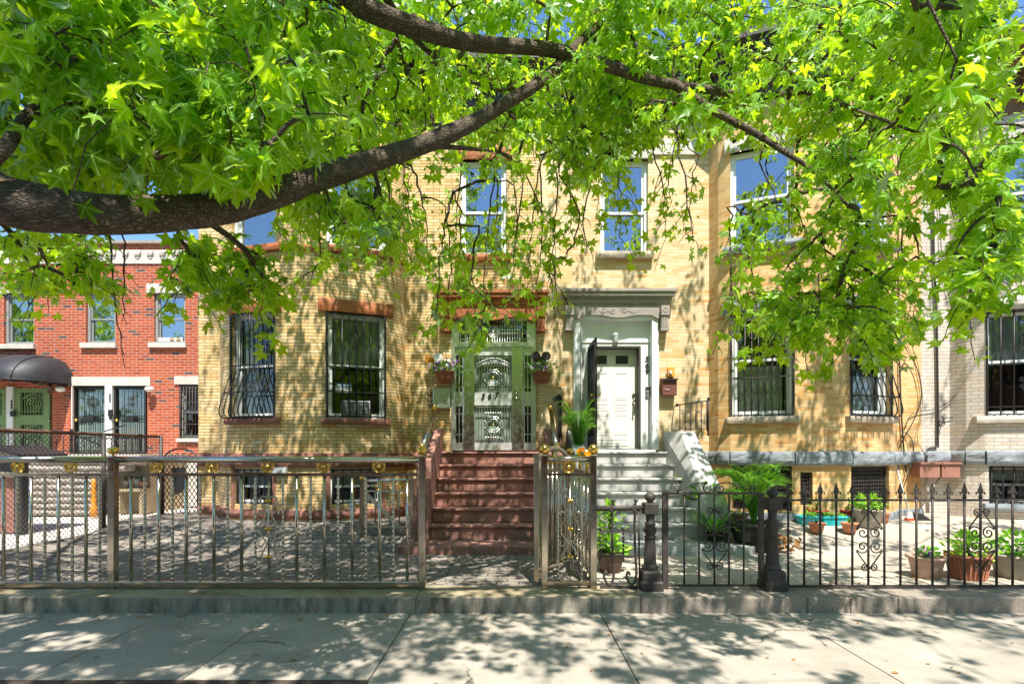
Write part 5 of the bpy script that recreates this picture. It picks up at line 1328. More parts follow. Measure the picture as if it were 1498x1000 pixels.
def palm(parent, c, h, spread, fronds, leaflets=34, mat='palm_leaf', lean=(0, 0), lw=.9, ll=.26):
    c = Vector(c); L = LeafMB(); P, A, Nn, S = [], [], [], []; q = MB()
    for i in range(fronds):
        a = 2*PI*i/fronds+random.uniform(-.3, .3); hh = h*random.uniform(.55, 1.05); sp = spread*random.uniform(.45, 1.0)
        tip = c+Vector((math.cos(a)*sp+lean[0], math.sin(a)*sp+lean[1], hh-sp*.25)); mid = c+Vector((math.cos(a)*sp*.25, math.sin(a)*sp*.25, hh*1.05))
        pts = bez(c, mid, tip, 24); q.tube(pts, [.012*(1-.8*k/24) for k in range(25)], 5)
        for k in range(8, 25):
            t = (pts[k]-pts[k-1]).normalized(); side = t.cross(Vector((0, 0, 1))).normalized()
            for sg in (1, -1):
                P.append(pts[k]); A.append(t*.7+side*sg*.9+Vector((0, 0, .25-.35*(k-8)/16))); Nn.append(Vector((0, 0, 1))+side*sg*-.4); S.append(ll*(1-.5*abs(k-14)/12)*random.uniform(.8, 1.15))
    n = len(P); bl = (BLADE[0]*np.array([lw, 1, 1]), BLADE[1])
    L.add(bl, basis(np.array(P), np.array(A), np.array(Nn), np.array(S)), RNG.uniform(0, 1, n)); L.build('frond', M[mat], parent); q.build('stem', M[mat], parent)
def pot(parent, c, r, h, mat, taper=.72, rim=.02, sx=1.0, n=24, ribs=0):
    q = MB(); rb = r*taper
    prof = [(rb, 0), (rb+(r-rb)*.5, h*.5), (r*.98, h*.86), (r+rim, h*.87), (r+rim, h), (r-.012, h), (r-.02, h*.88), (.001, h*.88)]
    q.lathe(c, prof, n, True, sx)
    o = q.build('pot', M[mat], parent)
    if ribs:
        q = MB()
        for k in range(ribs):
            a = 2*PI*k/ribs; q.bar((c[0]+rb*math.cos(a)*sx, c[1]+rb*math.sin(a), c[2]+.01), (c[0]+r*1.0*math.cos(a)*sx, c[1]+r*1.0*math.sin(a), c[2]+h*.86), .018)
        q.build('rib', M[mat], o)
    q = MB(); q.lathe((c[0], c[1], c[2]+h*.885), [(r-.02, 0), (.001, .012)], n, True, sx); q.build('soil', M['soil'], o)
    return o
def potted(label, loc, r, h, mat, group=None, cat='potted plant', name='potted_plant', **kw):
    t = thing(name, label, cat, loc, group); pot(t, loc, r, h, mat, **kw); return t

# hanging baskets by the steel door
def basket(x, label, purple, fl):
    D = 9.2; X0 = wx(x, D); zc = wz(561, D); t = thing('hanging_basket', label, 'hanging basket', (X0, D, zc), 'hanging flower baskets')
    q = MB(); q.lathe((X0, D, zc), [(.001, 0), (.10, .01), (.15, .10), (.165, .19), (.18, .2), (.18, .22), (.15, .22), (.001, .2)], 18); q.build('basket', M['basket'], t)
    q = MB(); q.bar((X0, D, zc+.2), (X0, 9.42, zc+.27), .02); q.build('wall_bracket', M['iron'], t)
    bush(t, (X0, D, zc+.17), .30, .2, .20, 190, .07, 'plant_leaf')
    for m_, n_ in (('purple_petal', 18 if purple else 8), ('white_petal', 15)):
        L = LeafMB(); th = RNG.uniform(0, 2*PI, n_); rr = RNG.uniform(.4, 1, n_); p = np.stack([X0+.30*rr*np.cos(th), D-.05-.18*rr*np.abs(np.sin(th)), zc+.2+RNG.uniform(0, .2, n_)], 1)
        nr = np.stack([np.cos(th)*.5, -np.ones(n_), RNG.uniform(0, .8, n_)], 1)
        L.add(PETAL, basis(p, np.stack([np.sin(th), 0*th, np.ones(n_)], 1), nr, RNG.uniform(.035, .062, n_)), RNG.uniform(0, 1, n_)); L.build('blossom', M[m_], t)
basket(650.5, 'wicker basket of purple and white flowers left of the steel door', True, 0)
basket(793, 'wicker basket of dark and white flowers right of the steel door', False, 0)
FLD = thing('floodlight', 'pair of black floodlight heads over the right flower basket', 'lamp', (wx(791, 9.3), 9.35, wz(527, 9.3)))
q = MB(); q.lathe((0, 0, 0), [(.001, 0)], 3) if False else None
for x in (784, 799):
    c = W(x, 521, 9.05); q.tube([c+Vector((0, .3, .02)), c+Vector((0, .1, .01)), c, c+Vector((0, -.02, 0))], [.03, .055, .075, .082], 14)
q.bar(W(784, 524, 9.38), W(799, 524, 9.38), .03); q.box(wx(788, 9.4), wx(795, 9.4), 9.36, 9.40, wz(529, 9.4), wz(521, 9.4)); q.build('lamp_head', M['black_plastic'], FLD)
q = MB()
for x in (784, 799): c = W(x, 521, 9.05); q.tube([c+Vector((0, -.021, 0)), c+Vector((0, -.026, 0))], .06, 14)
q.build('lens', M['iron_brown'], FLD)
FL2 = thing('floodlight', 'white and orange wall light over the left flower basket', 'lamp', (wx(636, 9.3), 9.35, wz(525, 9.3)))
q = MB(); c = W(641, 523, 9.2); q.tube([c+Vector((0, .16, .0)), c+Vector((0, .08, 0)), c], [.03, .07, .08], 14); q.box(wx(633, 9.4), wx(643, 9.4), 9.35, 9.4, wz(527, 9.4), wz(520, 9.4)); q.build('lamp_head', M['white_plastic'], FL2)
q = MB(); c = W(630, 525, 9.22); q.tube([c+Vector((.06, .1, 0)), c+Vector((0, .02, 0)), c+Vector((-.06, -.03, 0))], [.03, .06, .07], 12); q.build('orange_lamp', M['orange'], FL2)
# letter boxes, alarm, fixtures
MX = thing('mailbox', 'polished steel mailbox on the yellow brick left of the steel door', 'mailbox', (wx(645, 9.4), 9.36, wz(597, 9.4)))
D = 9.39; q = MB(); q.pbox(634.5, 571, 659, 597.5, D, .11); q.build('box', M['steel_brushed'], MX, .008); q = MB(); q.pbox(633.8, 569.6, 659.7, 572.5, D, .13); q.build('lid', M['steel_brushed'], MX)
q = MB(); q.pbox(638, 592, 642, 595.5, D-.11, .004); q.pbox(650, 592, 654, 595.5, D-.11, .004); q.build('lens', M['white_plastic'], MX)
q = MB(); Xs = wx(631, D)
for sv in (1, -1): q.tube([(Xs+a, D-.03, wz(583, D)+sv*.09+b) for a, b in spiral(0, 0, .07, 1.4, PI/2, sv, 16)], .010, 5)
q.build('scroll', M['iron_brown'], MX)
MB2 = thing('mailbox', 'brown metal mailbox on the amber brick beside the white doorway', 'mailbox', (wx(976, 9.4), 9.34, wz(579, 9.4)))
q = MB(); D = 9.39; q.pbox(966.5, 556, 987, 579, D, .13); q.build('box', M['mailbox'], MB2, .006)
q = MB(); q.prism([(9.39, wz(553.3, D)), (9.22, wz(555.5, D)), (9.22, wz(557.6, D)), (9.39, wz(556, D))], wx(965.5, D), wx(988, D), lambda a, b, d: (d, a, b)); q.build('lid', M['iron'], MB2)
q = MB(); q.tube([W(972, 570, D-.135), W(974, 569, D-.137), W(976, 570.5, D-.137), W(979, 569, D-.135)], .007, 5); q.build('emblem', M['pale_stone'], MB2)
AL = thing('alarm_bell', 'orange alarm strobe on the amber brick above the brown mailbox', 'alarm', (wx(981, 9.4), 9.37, wz(545, 9.4)))
q = MB(); q.pbox(976, 537.5, 985.5, 551.5, D, .05); q.build('backplate', M['orange'], AL, .008); q = MB(); q.pbox(978.5, 542, 983, 547.5, D-.05, .03); q.pbox(974, 544, 987, 545.5, D-.01, .02); q.build('lens', M['pale_stone'], AL, .01)
for i, (x0, x1, lab) in enumerate(((1333, 1362, 'reddish brown meter box under the water table, left of the pair'), (1364.5, 1391, 'reddish brown meter box under the water table, right of the pair'))):
    t = thing('meter_box', lab, 'meter box', (wx((x0+x1)/2, 9.3), 9.3, wz(698, 9.3)), 'meter boxes on the wall'); D = 9.36
    q = MB(); q.pbox(x0, 677.5, x1, 697.5, D, .2); q.build('box', M['meter_brown'], t, .006)
    q = MB(); q.pbox(x0-.6, 675.5, x1+.6, 678, D, .23); q.build('lid', M['meter_brown'], t); q = MB(); q.ball(W((x0+x1)/2+4, 684, D-.2), .012, 6); q.build('keyhole', M['iron'], t)
# wall lamps of the red house
for x, lab in ((88.5, 'white oval wall lamp left of the iron doors of the red house'), (218.5, 'white oval wall lamp right of the iron doors of the red house')):
    t = thing('wall_lamp', lab, 'lamp', (wx(x, 12.3), 12.38, wz(569, 12.3)), 'oval wall lamps'); q = MB(); q.ball(W(x, 569, 12.24), .10, 14, .68); q.build('globe', M['white_plastic'], t); q = MB(); q.box(wx(x-2, 12.38), wx(x+2, 12.38), 12.3, 12.4, wz(570, 12.38), wz(567, 12.38)); q.build('bracket', M['grey_plastic'], t)
t = thing('wall_lamp', 'brass coach lamp under the end of the black awning', 'lamp', (wx(74, 12.3), 12.3, wz(572, 12.3))); c = W(73, 569, 12.2)
q = MB(); q.lathe(c, [(.02, -.12), (.05, -.1), (.075, .06), (.09, .07), (.03, .12), (.001, .14)], 8, False); q.build('lantern', M['pot_brown'], t); q = MB(); q.bar(c, c+Vector((0, .19, 0)), .02); q.build('bracket', M['iron'], t)

# air conditioner and notice in the right bow window of 567
fr = frR; AC = thing('air_conditioner', 'window air conditioner behind the bars of the yellow bow window', 'air conditioner', tuple(fr(.45, -.1, 2.25)))
q = MB(); fr.box(q, .24, .74, -.5, -.03, 2.24, 2.50); q.build('case', M['grey_plastic'], AC, .01)
q = MB(); fr.box(q, .28, .70, -.03, -.022, 2.27, 2.47); q.build('grille', M['black_plastic'], AC)
q = MB()
for k in range(8): fr.box(q, .29, .69, -.022, -.012, 2.285+k*.022, 2.293+k*.022)
q.build('louvre', M['grey_plastic'], AC)
NS = thing('window_notice', 'blue and white notice stuck inside the barred bow window', 'sign', tuple(fr(.3, -.13, 2.7)))
q = MB(); fr.box(q, .14, .42, -.136, -.130, 2.64, 2.80); q.build('sheet', M['white_plastic'], NS); q = MB(); fr.box(q, .14, .42, -.1299, -.126, 2.735, 2.80); fr.box(q, .15, .40, -.1299, -.126, 2.655, 2.668); q.build('banner', M['sticker_blue'], NS)
q = MB(); fr.box(q, .17, .23, -.1258, -.123, 2.75, 2.785); fr.box(q, .25, .40, -.1258, -.123, 2.755, 2.78); q.build('print_block', M['white_plastic'], NS)
# cellar electrics on the left house
fr = fr_of[3]; EB = thing('wall_box', 'pale grey junction box above the basement window of the yellow house', 'junction box', tuple(fr_of[5](.1, .05, 1.3)))
q = MB(); fr_of[5].box(q, -.02, .22, .0, .1, 1.26, 1.36); q.build('box', M['aluminium'], EB, .01); q = MB(); fr_of[5].box(q, .06, .14, .1, .11, 1.29, 1.32); q.build('latch', M['grey_plastic'], EB)
HB = thing('wall_plate', 'two dark square plates on the yellow brick near the house corner', 'plate', (wx(328, 9.3), 9.3, 1.1))
q = MB(); q.box(wx(322, 9.3), wx(330, 9.3), 9.34, 9.39, wz(723, 9.3), wz(706, 9.3)); q.box(wx(333, 9.2), wx(340, 9.2), 9.1, 9.16, wz(723, 9.2), wz(707, 9.2)); q.build('plate', M['iron_brown'], HB)

# plants on the grey stoop side
def wpx(x, y, D): return W(x, y, D)
t = thing('palm_plant', 'feathery palm standing on the stoop between the two doors', 'palm', (wx(845, 8.6), 8.6, 1.17)); L0 = (wx(846, 8.6), 8.6, 1.15)
pot(t, L0, .15, .25, 'pot_brown'); palm(t, (L0[0], L0[1], 1.38), 1.15, .42, 34, ll=.2, lw=.55)
q = MB(); q.box(L0[0]-.17, L0[0]+.17, 8.45, 8.78, .3, 1.15); q.build('stand', M['grey_steps'], t)
t = potted('white pot of yellow pansies in front of the feathery palm', (wx(851, 8.1), 8.1, 1.36), .075, .15, 'white_plastic'); c = (wx(851, 8.1), 8.1, 1.36)
bush(t, (c[0], c[1], 1.5), .12, .1, .13, 50, .05, 'plant_leaf'); L = LeafMB(); n = 26; th = RNG.uniform(0, 2*PI, n); p = np.stack([c[0]+.13*np.cos(th)*RNG.uniform(.3, 1, n), c[1]-.06-.05*np.abs(np.sin(th)), 1.52+RNG.uniform(0, .14, n)], 1); L.add(PETAL, basis(p, np.tile([0, .2, 1.0], (n, 1)), np.stack([np.cos(th)*.4, -np.ones(n), .6+0*th], 1), RNG.uniform(.05, .075, n)), RNG.uniform(0, 1, n)); L.build('blossom', M['yellow_petal'], t)
q = MB(); q.box(c[0]-.1, c[0]+.1, 8.0, 8.2, .3, 1.359); q.build('pedestal', M['grey_steps'], t)
t = thing('flag_holder', 'black iron flag bracket on a post beside the steel door handrail', 'bracket', (wx(818, 9.3), 9.3, 2.0)); D = 9.3
q = MB(); q.bar(W(819, 640, D), W(819, 580, D), .07, .05); q.bar(W(810, 585, D), W(820, 578, D), .07); q.build('bracket', M['iron'], t)
t = potted('round leafy bush in a brown pot behind the curled iron panel', (wx(893, 6.3), 6.3, .155), .17, .24, 'pot_brown'); c = (wx(893, 6.3), 6.3, .38); bush(t, c, .2, .18, .16, 90, .1, 'lime_leaf')
L = LeafMB(); bush(t, (wx(893, 6.3), 6.35, .55), .15, .14, .42, 120, .085, 'lime_leaf', name='foliage')
t = potted('black bowl of variegated leaves on the upper grey step', (wx(1009, 8.75), 8.78, .955), .20, .17, 'pot_black', sx=1.1); bush(t, (wx(1009, 8.75), 8.78, 1.09), .27, .2, .12, 130, .08, 'lime_leaf')
t = potted('bright green plant in a dark pot on the middle grey step', (wx(1025, 8.3), 8.25, .73), .14, .14, 'pot_black'); bush(t, (wx(1025, 8.3), 8.25, .84), .2, .18, .22, 80, .12, 'plant_leaf', up=1)
t = potted('spider plant with arching blades on the lowest grey slab', (wx(1046, 7.7), 7.72, .276), .13, .12, 'pot_black'); grassy(t, (wx(1046, 7.7), 7.72, .38), .42, .42, 90)
t = potted('shallow brown bowl planter behind the large black palm pot', (wx(1077, 8.5), 8.5, .43), .19, .17, 'pot_brown'); bush(t, (wx(1077, 8.5), 8.5, .57), .15, .12, .07, 40, .06, 'plant_leaf')
c = (wx(1105, 7.55), 7.6, .18); t = thing('palm_plant', 'big areca palm in a wide black tub beside the grey stoop', 'palm', c); pot(t, c, .36, .40, 'pot_black', .62, .03); palm(t, (c[0], c[1], .52), 1.0, .74, 18, ll=.32, lw=.75)
t = thing('dry_leaf_pile', 'small heap of dry orange leaves beside the black palm tub', 'leaf pile', (wx(1146, 7.6), 7.5, .2)); L = LeafMB(); n = 70; p = np.stack([wx(1147, 7.5)+RNG.normal(0, .09, n), 7.5+RNG.normal(0, .12, n), .19+np.abs(RNG.normal(0, .12, n))], 1); L.add(OVATE, basis(p, rnd(n), rnd(n), RNG.uniform(.06, .12, n)), RNG.uniform(0, 1, n)); L.build('dry_leaves', M['dry_leaf'], t)
# planters along the wall of 569
def trough(label, x, D, z, mat, wide=.48):
    X0 = wx(x, D); t = thing('planter_trough', label, 'planter', (X0, D, z), 'turquoise plastic troughs'); q = MB(); h = .15; a, b = wide/2, .09
    v = []
    for (sx, sy, zz) in ((a*.86, b*.8, 0), (a*.95, b*.95, h*.8), (a*1.05, b*1.15, h*.82), (a*1.05, b*1.15, h), (a*.93, b*.9, h), (a*.9, b*.88, h*.8)):
        v += [(X0-sx, D-sy, z+zz), (X0+sx, D-sy, z+zz), (X0+sx, D+sy, z+zz), (X0-sx, D+sy, z+zz)]
    q.faces(v, [(4*i+k, 4*i+(k+1) % 4, 4*i+4+(k+1) % 4, 4*i+4+k) for i in range(5) for k in range(4)] + [(3, 2, 1, 0), (20, 21, 22, 23)]); tr = q.build('trough', M[mat], t, .008)
    bush(t, (X0, D, z+.13), wide*.42, .08, .07, 60, .05, 'lime_leaf'); return t
trough('turquoise trough half hidden behind the left terracotta pot', 1183, 8.45, .42, 'turquoise', .36); trough('turquoise trough between the two small terracotta pots', 1219, 8.4, .42, 'turquoise', .42)
for i, (x, lab) in enumerate(((1195, 'red glazed pot behind the left turquoise trough'), (1245, 'red glazed pot right behind the right turquoise trough'))):
    t = potted(lab, (wx(x, 8.6), 8.6, .45), .16, .2, 'red_plastic', 'red glazed pots'); bush(t, (wx(x, 8.6), 8.6, .62), .17, .15, .2, 45, .075, 'plant_leaf')
for x, lab in ((1197.5, 'small terracotta pot in front of the left turquoise trough'), (1246, 'small terracotta pot right of the turquoise trough')):
    t = potted(lab, (wx(x, 8.0), 8.05, .36), .115, .15, 'terracotta', 'small terracotta pots'); bush(t, (wx(x, 8.0), 8.05, .5), .06, .06, .06, 12, .04, 'plant_leaf')
t = potted('tapered beige planter with a leafy bush by the lattice window', (wx(1273, 8.25), 8.3, .40), .22, .3, 'pot_grey', taper=.68); bush(t, (wx(1273, 8.25), 8.3, .66), .24, .2, .24, 130, .1, 'lime_leaf')
t = potted('plain small clay pot at the right foot of the beige planter', (wx(1292, 8.5), 8.5, .44), .09, .17, 'terracotta')
# three planters at the right behind the spear fence
t = potted('pale pink planter with small succulents behind the spear fence', (wx(1357, 6.0), 6.02, .155), .18, .25, 'pale_terracotta', taper=.74, n=28); bush(t, (wx(1357, 6.0), 6.02, .38), .17, .14, .10, 90, .055, 'plant_leaf')
grassy(t, (wx(1358, 6.0), 6.02, .4), .09, .12, 24, 'purple_petal', 1.4)
t = potted('ribbed terracotta planter full of bright green leaves behind the spear fence', (wx(1418, 5.95), 5.97, .155), .20, .28, 'terracotta', taper=.8, n=28, ribs=26); bush(t, (wx(1418, 5.95), 5.97, .40), .24, .18, .27, 170, .09, 'lime_leaf')
t = potted('broad grey beige planter at the far right behind the spear fence', (wx(1488, 6.0), 6.02, .155), .225, .27, 'pot_grey', taper=.82, n=28); bush(t, (wx(1488, 6.0), 6.02, .40), .25, .18, .25, 150, .09, 'plant_leaf')
# broom and dustpan
t = thing('broom', 'broom with red bristles and silver handle leaning on the wall', 'broom', (wx(1332, 8.7), 8.7, .45)); a, b = W(1308, 668, 9.25), W(1330, 752, 8.72)
q = MB(); q.tube([a, b], .014, 8); q.build('handle', M['aluminium'], t); q = MB(); q.prism([(-.03, .10), (.03, .10), (.055, 0), (-.055, 0)], -.025, .025, lambda p, r_, d: (b.x+p, b.y+d, b.z-.06+r_)); q.build('collar', M['white_plastic'], t)
q = MB(); v = [];
q.prism([(-.058, 0), (.058, 0), (.10, -.17), (-.09, -.17)], -.03, .03, lambda p, r_, d: (b.x+p, b.y+d, b.z-.06+r_)); q.build('bristles', M['bristle'], t)
t = thing('dustpan', 'long black dustpan lying behind the red broom', 'dustpan', (wx(1348, 8.7), 8.75, .46)); q = MB()
q.prism([(wx(1337, 8.75), wz(752, 8.75)), (wx(1345, 8.75), wz(750, 8.75)), (wx(1367, 8.75), wz(764, 8.75)), (wx(1367, 8.75), wz(770, 8.75)), (wx(1343, 8.75), wz(771, 8.75))], 8.70, 8.95, lambda a, b_, d: (a, d, b_)); q.build('pan', M['black_plastic'], t, .01)
# cables and conduit on the amber and grey walls
def wire(label, pts, r, mat='cable', name='cable'):
    t = MB(); t.tube(crom(pts, 6), r, 6); o = t.build(name, M[mat]); tag(o, label, 'cable', 'cables on the walls'); ORG[o] = Vector((0, 0, 0)); return o
D = 9.36
wire('straight black cable running down the amber brick to the meter boxes', [W(1312, 70, D), W(1313, 200, D), W(1314, 400, D), W(1315, 500, D), W(1318, 590, D), W(1322, 655, D), W(1326, 690, D)], .014)
wire('black conduit running down the painted grey brick beside the bow', [W(1364, 60, D), W(1365, 220, D), W(1366, 380, D), W(1369, 430, D), W(1371, 520, D), W(1372, 640, D), W(1370, 653, D), W(1357, 657, D), W(1355, 676, D-.06)], .019, name='conduit')
wire('thin cable swinging across the painted grey brick in a long curve', [W(1370, 60, D), W(1372, 220, D), W(1378, 380, D), W(1390, 440, D), W(1402, 500, D-.02), W(1405, 540, D-.05), W(1395, 580, D-.02), W(1370, 597, D), W(1335, 605, D), W(1322, 630, D)], .007)
wire('loose black cable looping out of the bundle on the amber brick', [W(1317, 545, D), W(1328, 521, D-.02), W(1342, 540, D-.03), W(1348, 580, D-.02), W(1338, 612, D), W(1322, 640, D), W(1316, 655, D)], .008)
wire('tan cable sagging between the amber brick and the meter boxes', [W(1327, 490, D), W(1342, 530, D), W(1350, 590, D), W(1342, 640, D-.02), W(1350, 660, D-.08)], .006, 'tan_cable')
wire('coiled cable end beside the right meter box', [W(1316, 640, D)+Vector((0, -.02, 0)), W(1324, 632, D), W(1336, 650, D-.05), W(1330, 690, D-.12), W(1318, 720, D-.1), W(1326, 700, D-.1), W(1338, 668, D-.1)], .007)
wire('thin cable hanging off the grey water table', [W(1296, 652, D), W(1304, 655, D-.1), W(1312, 668, D-.12), W(1316, 700, D-.1)], .006)
wire('cable stapled sideways from the round coil to the grey bow window', [W(1382, 612, D), W(1392, 610, D), W(1410, 611, D), W(1428, 610, 9.1)], .008)
t = thing('cable_coil', 'small coil of cable on the painted grey brick', 'cable coil', tuple(W(1377, 617, D))); q = MB()
for k in range(3): q.ring(W(1377+k*.4, 613+k*3, D-.02*k), .05, .008)
q.build('coil', M['cable'], t)
t = thing('drain_pipe', 'pale painted pipe below the meter boxes', 'pipe', (wx(1357, 9.3), 9.3, .45)); q = MB(); q.tube([W(1356, 678, 9.28), W(1357, 750, 9.28)], .03, 8); q.tube([W(1375, 698, 9.3), W(1357, 724, 9.28)], .014, 6); q.build('pipe', M['water_pipe'], t)

# dead leaves and seed litter blown over the yards and along the kerb
LT = MB().build('leaf_litter_anchor', M['dry_leaf']) if False else None
L = LeafMB(); n = 420; P = []
for i in range(n):
    k = random.random()
    if k < .35: p = (random.uniform(-6.2, .7), random.choice((5.72, 9.0))+random.gauss(0, .25)*(1 if random.random() < .6 else 5), 0)
    elif k < .7: p = (random.uniform(1.0, 8.2), random.choice((5.8, 8.8))+random.gauss(0, .3)*(1 if random.random() < .6 else 3), 0)
    elif k < .85: p = (random.uniform(-5, 6.5), 5.13-abs(random.gauss(0, .12)), .003)
    else: p = (random.uniform(-5, 6.5), random.uniform(3.7, 5.1), .003)
    y = max(5.7, min(9.1, p[1])) if p[2] == 0 else p[1]
    P.append((p[0], y, (yard_z(y)+.006 if p[2] == 0 else .004)+.004))
P = np.array(P); a = RNG.uniform(0, 2*PI, n); ax = np.stack([np.cos(a), np.sin(a), 0*a], 1); nr = rnd(n)*.25; nr[:, 2] += 1
root = bpy.data.objects.new('tmp', None); ORG[root] = Vector((0, 0, 0))
L.add(OVATE, basis(P, ax, nr, RNG.uniform(.02, .055, n)), RNG.uniform(0, 1, n)); o = L.build('leaf_litter', M['dry_leaf'], root); o.parent = None; bpy.data.objects.remove(root); tag(o, kind='stuff')
# ================================================================== THE STREET TREE
def star(detail):
    lob = [(0, 1.0), (57, .93), (116, .66)]; val = [(29, .47), (88, .42), (150, .22)]
    pts = []
    def P(a, r): return (r*math.sin(R(a)), r*math.cos(R(a)))
    half = []
    for (la, lr), (va, vr) in zip(lob, val):
        if detail:
            if la: half += [(la-13, lr*.64), (la-7, lr*.82)]
            half += [(la, lr)]; half += [(la+7, lr*.82), (la+13, lr*.64)] if la else [(7, .82), (13, .64)]
        else: half += [(la, lr)] if la == 0 else [(la, lr)]
        half += [(va, vr)]
    ring = [P(a, r) for a, r in half] + [(0, -.10)] + [P(-a, r) for a, r in reversed(half) if a != 0]
    v = [(0, 0, 0)] + [(x, y, -.30*(x*x+y*y)**.5*((x*x+y*y)**.5)+.05*math.sin(6*math.atan2(x, y+.001))) for x, y in ring]
    n = len(ring); return (np.array(v, float), [(0, 1+(k+1) % n, 1+k) for k in range(n)])
LEAF_HI, LEAF_LO = star(True), star(False)
PETI = (np.array([(-.012, 0, 0), (.012, 0, 0), (.008, -.75, .08), (-.008, -.75, .08)], float), [(0, 1, 2), (0, 2, 3)])
TX, TY = -4.15, 2.72
TREE = thing('street_tree', 'large sweetgum tree with a thick low limb and star shaped leaves over the street', 'tree', (TX, TY, 0))
limbs = []
def limb(pts, r0, r1, n=8):
    p = crom(pts, n); m = len(p); limbs.append((p, [r0+(r1-r0)*(i/(m-1))**.8 for i in range(m)]))
V = lambda *a: Vector(a)
limb([V(TX, TY, -.15), V(TX+.02, TY, .5), V(TX, TY-.02, 1.6), V(TX+.05, TY, 2.8), V(TX+.2, TY-.05, 4.2), V(TX+.6, TY-.2, 6.2), V(TX+1.1, TY-.2, 8.2), V(TX+1.3, TY+.1, 10.2)], .33, .05)
limb([V(TX+.02, TY, 2.35), W(-140, 235, 2.5), W(0, 291, 2.5), W(80, 307, 2.55), W(160, 314, 2.65), W(250, 312, 2.8), W(335, 302, 3.0), W(425, 275, 3.2), W(520, 243, 3.45), W(620, 211, 3.75), W(690, 180, 4.0), W(745, 148, 4.15), W(800, 112, 4.3), W(850, 60, 4.6), W(900, 10, 4.9), W(960, -80, 5.3)], .142, .026)
limb([V(TX+.1, TY, 3.6), W(180, -170, 2.9), W(380, -70, 3.3), W(520, 6, 3.6), W(600, 38, 3.75), W(690, 63, 4.0), W(800, 72, 4.3), W(875, 92, 4.5), W(950, 117, 4.6), W(1020, 129, 4.7), W(1100, 140, 4.9), W(1175, 134, 5.0), W(1270, 108, 5.2), W(1340, 60, 5.2)], .10, .014)
limb([W(985, 122, 4.65), W(1040, 160, 4.6), W(1100, 192, 4.5), W(1150, 224, 4.4), W(1190, 250, 4.35), W(1240, 300, 4.3)], .042, .012)
limb([W(-90, 300, 2.4), W(0, 225, 2.35), W(30, 182, 2.45), W(62, 146, 2.6), W(120, 95, 2.9), W(180, 30, 3.2), W(220, -40, 3.6)], .035, .012)
limb([V(TX+.25, TY, 4.6), V(-2.6, 2.4, 5.6), V(-.6, 2.2, 6.3), V(1.6, 2.3, 6.6), V(3.6, 2.8, 6.5), V(5.2, 3.4, 6.0)], .11, .02)
limb([V(-1.2, 2.25, 6.1), V(-.4, 3.6, 6.8), V(.4, 5.2, 7.4), V(1.2, 6.6, 7.6)], .055, .015)
limb([V(TX+.55, TY-.1, 6.0), V(-3.2, 4.0, 7.2), V(-2.8, 5.6, 7.9), V(-2.4, 7.0, 8.2)], .07, .015)
limb([V(TX+.1, TY, 4.4), V(-5.2, 3.6, 5.6), V(-6.0, 5.0, 6.6), V(-6.3, 6.4, 6.9)], .08, .015)
limb([W(1175, 134, 5.0), W(1250, 160, 4.6), W(1330, 190, 4.0), W(1400, 215, 3.4), W(1430, 260, 3.3)], .018, .006)
limb([V(1.2, 2.3, 6.6), V(1.5, 2.2, 5.6), V(1.75, 2.3, 4.6), V(1.9, 2.4, 3.9), W(1400, 90, 2.35)], .018, .005)
limb([W(640, 214, 3.85), W(690, 218, 4.4), W(735, 224, 5.0), W(765, 250, 5.6), W(790, 300, 5.9)], .022, .006)
limb([W(560, -10, 3.7), W(610, 60, 4.3), W(690, 120, 5.2), W(790, 140, 6.0), W(900, 130, 6.6), W(1000, 150, 6.8)], .03, .008)
# skeleton nodes
NP = []; NR = []; NPar = []; NMain = []
for p, r in limbs:
    for i, (a, b) in enumerate(zip(p, r)): NP.append(tuple(a)); NR.append(b); NPar.append(len(NP)-2 if i else -1); NMain.append(True)
def projpx(p):
    return CX+F*p[0]/p[1], HY-F*(p[2]-CAM_Z)/p[1]
def envelope(x):
    """lowest edge (photo y) of the leaf mass at photo x"""
    xs = [-300, 0, 100, 180, 230, 300, 380, 430, 480, 560, 620, 700, 800, 860, 900, 960, 1040, 1080, 1130, 1200, 1300, 1350, 1400, 1470, 1520, 1800]
    ys = [300, 290, 292, 295, 290, 285, 280, 278, 282, 268, 258, 240, 250, 265, 240, 205, 205, 215, 230, 290, 305, 300, 300, 310, 250, 200]
    return np.interp(x, xs, ys)
targets = []
def fill(x0, y0, x1, y1, D0, D1, n, clip=True):
    k = 0; tries = 0
    while k < n and tries < n*20:
        tries += 1
        x = random.uniform(x0, x1); y = random.uniform(y0, y1); D = random.uniform(D0, D1)
        if clip and y > envelope(x)-random.uniform(0, 35): continue
        ly = np.interp(x, [-100, 0, 160, 335, 425, 520, 620, 700, 800], [275, 291, 314, 302, 275, 243, 211, 175, 112]); lD = np.interp(x, [0, 250, 425, 620, 800], [2.5, 2.8, 3.2, 3.75, 4.3])
        if D < lD+.25 and x < 800 and -75 < y-ly < 55 and random.random() < (.97 if x < 430 else .75): continue
        targets.append(W(x, y, D)); k += 1
fill(-60, -40, 480, 330, 2.3, 3.6, 105); fill(-60, -60, 520, 330, 3.4, 6.5, 230)
fill(380, -60, 900, 300, 4.1, 5.4, 125); fill(400, -60, 950, 290, 4.8, 7.6, 250)
fill(850, -60, 1300, 360, 4.5, 5.6, 105); fill(850, -60, 1460, 360, 4.6, 7.0, 215)
fill(1180, 0, 1480, 360, 3.5, 4.8, 48); fill(1330, -20, 1450, 150, 2.3, 2.9, 8)
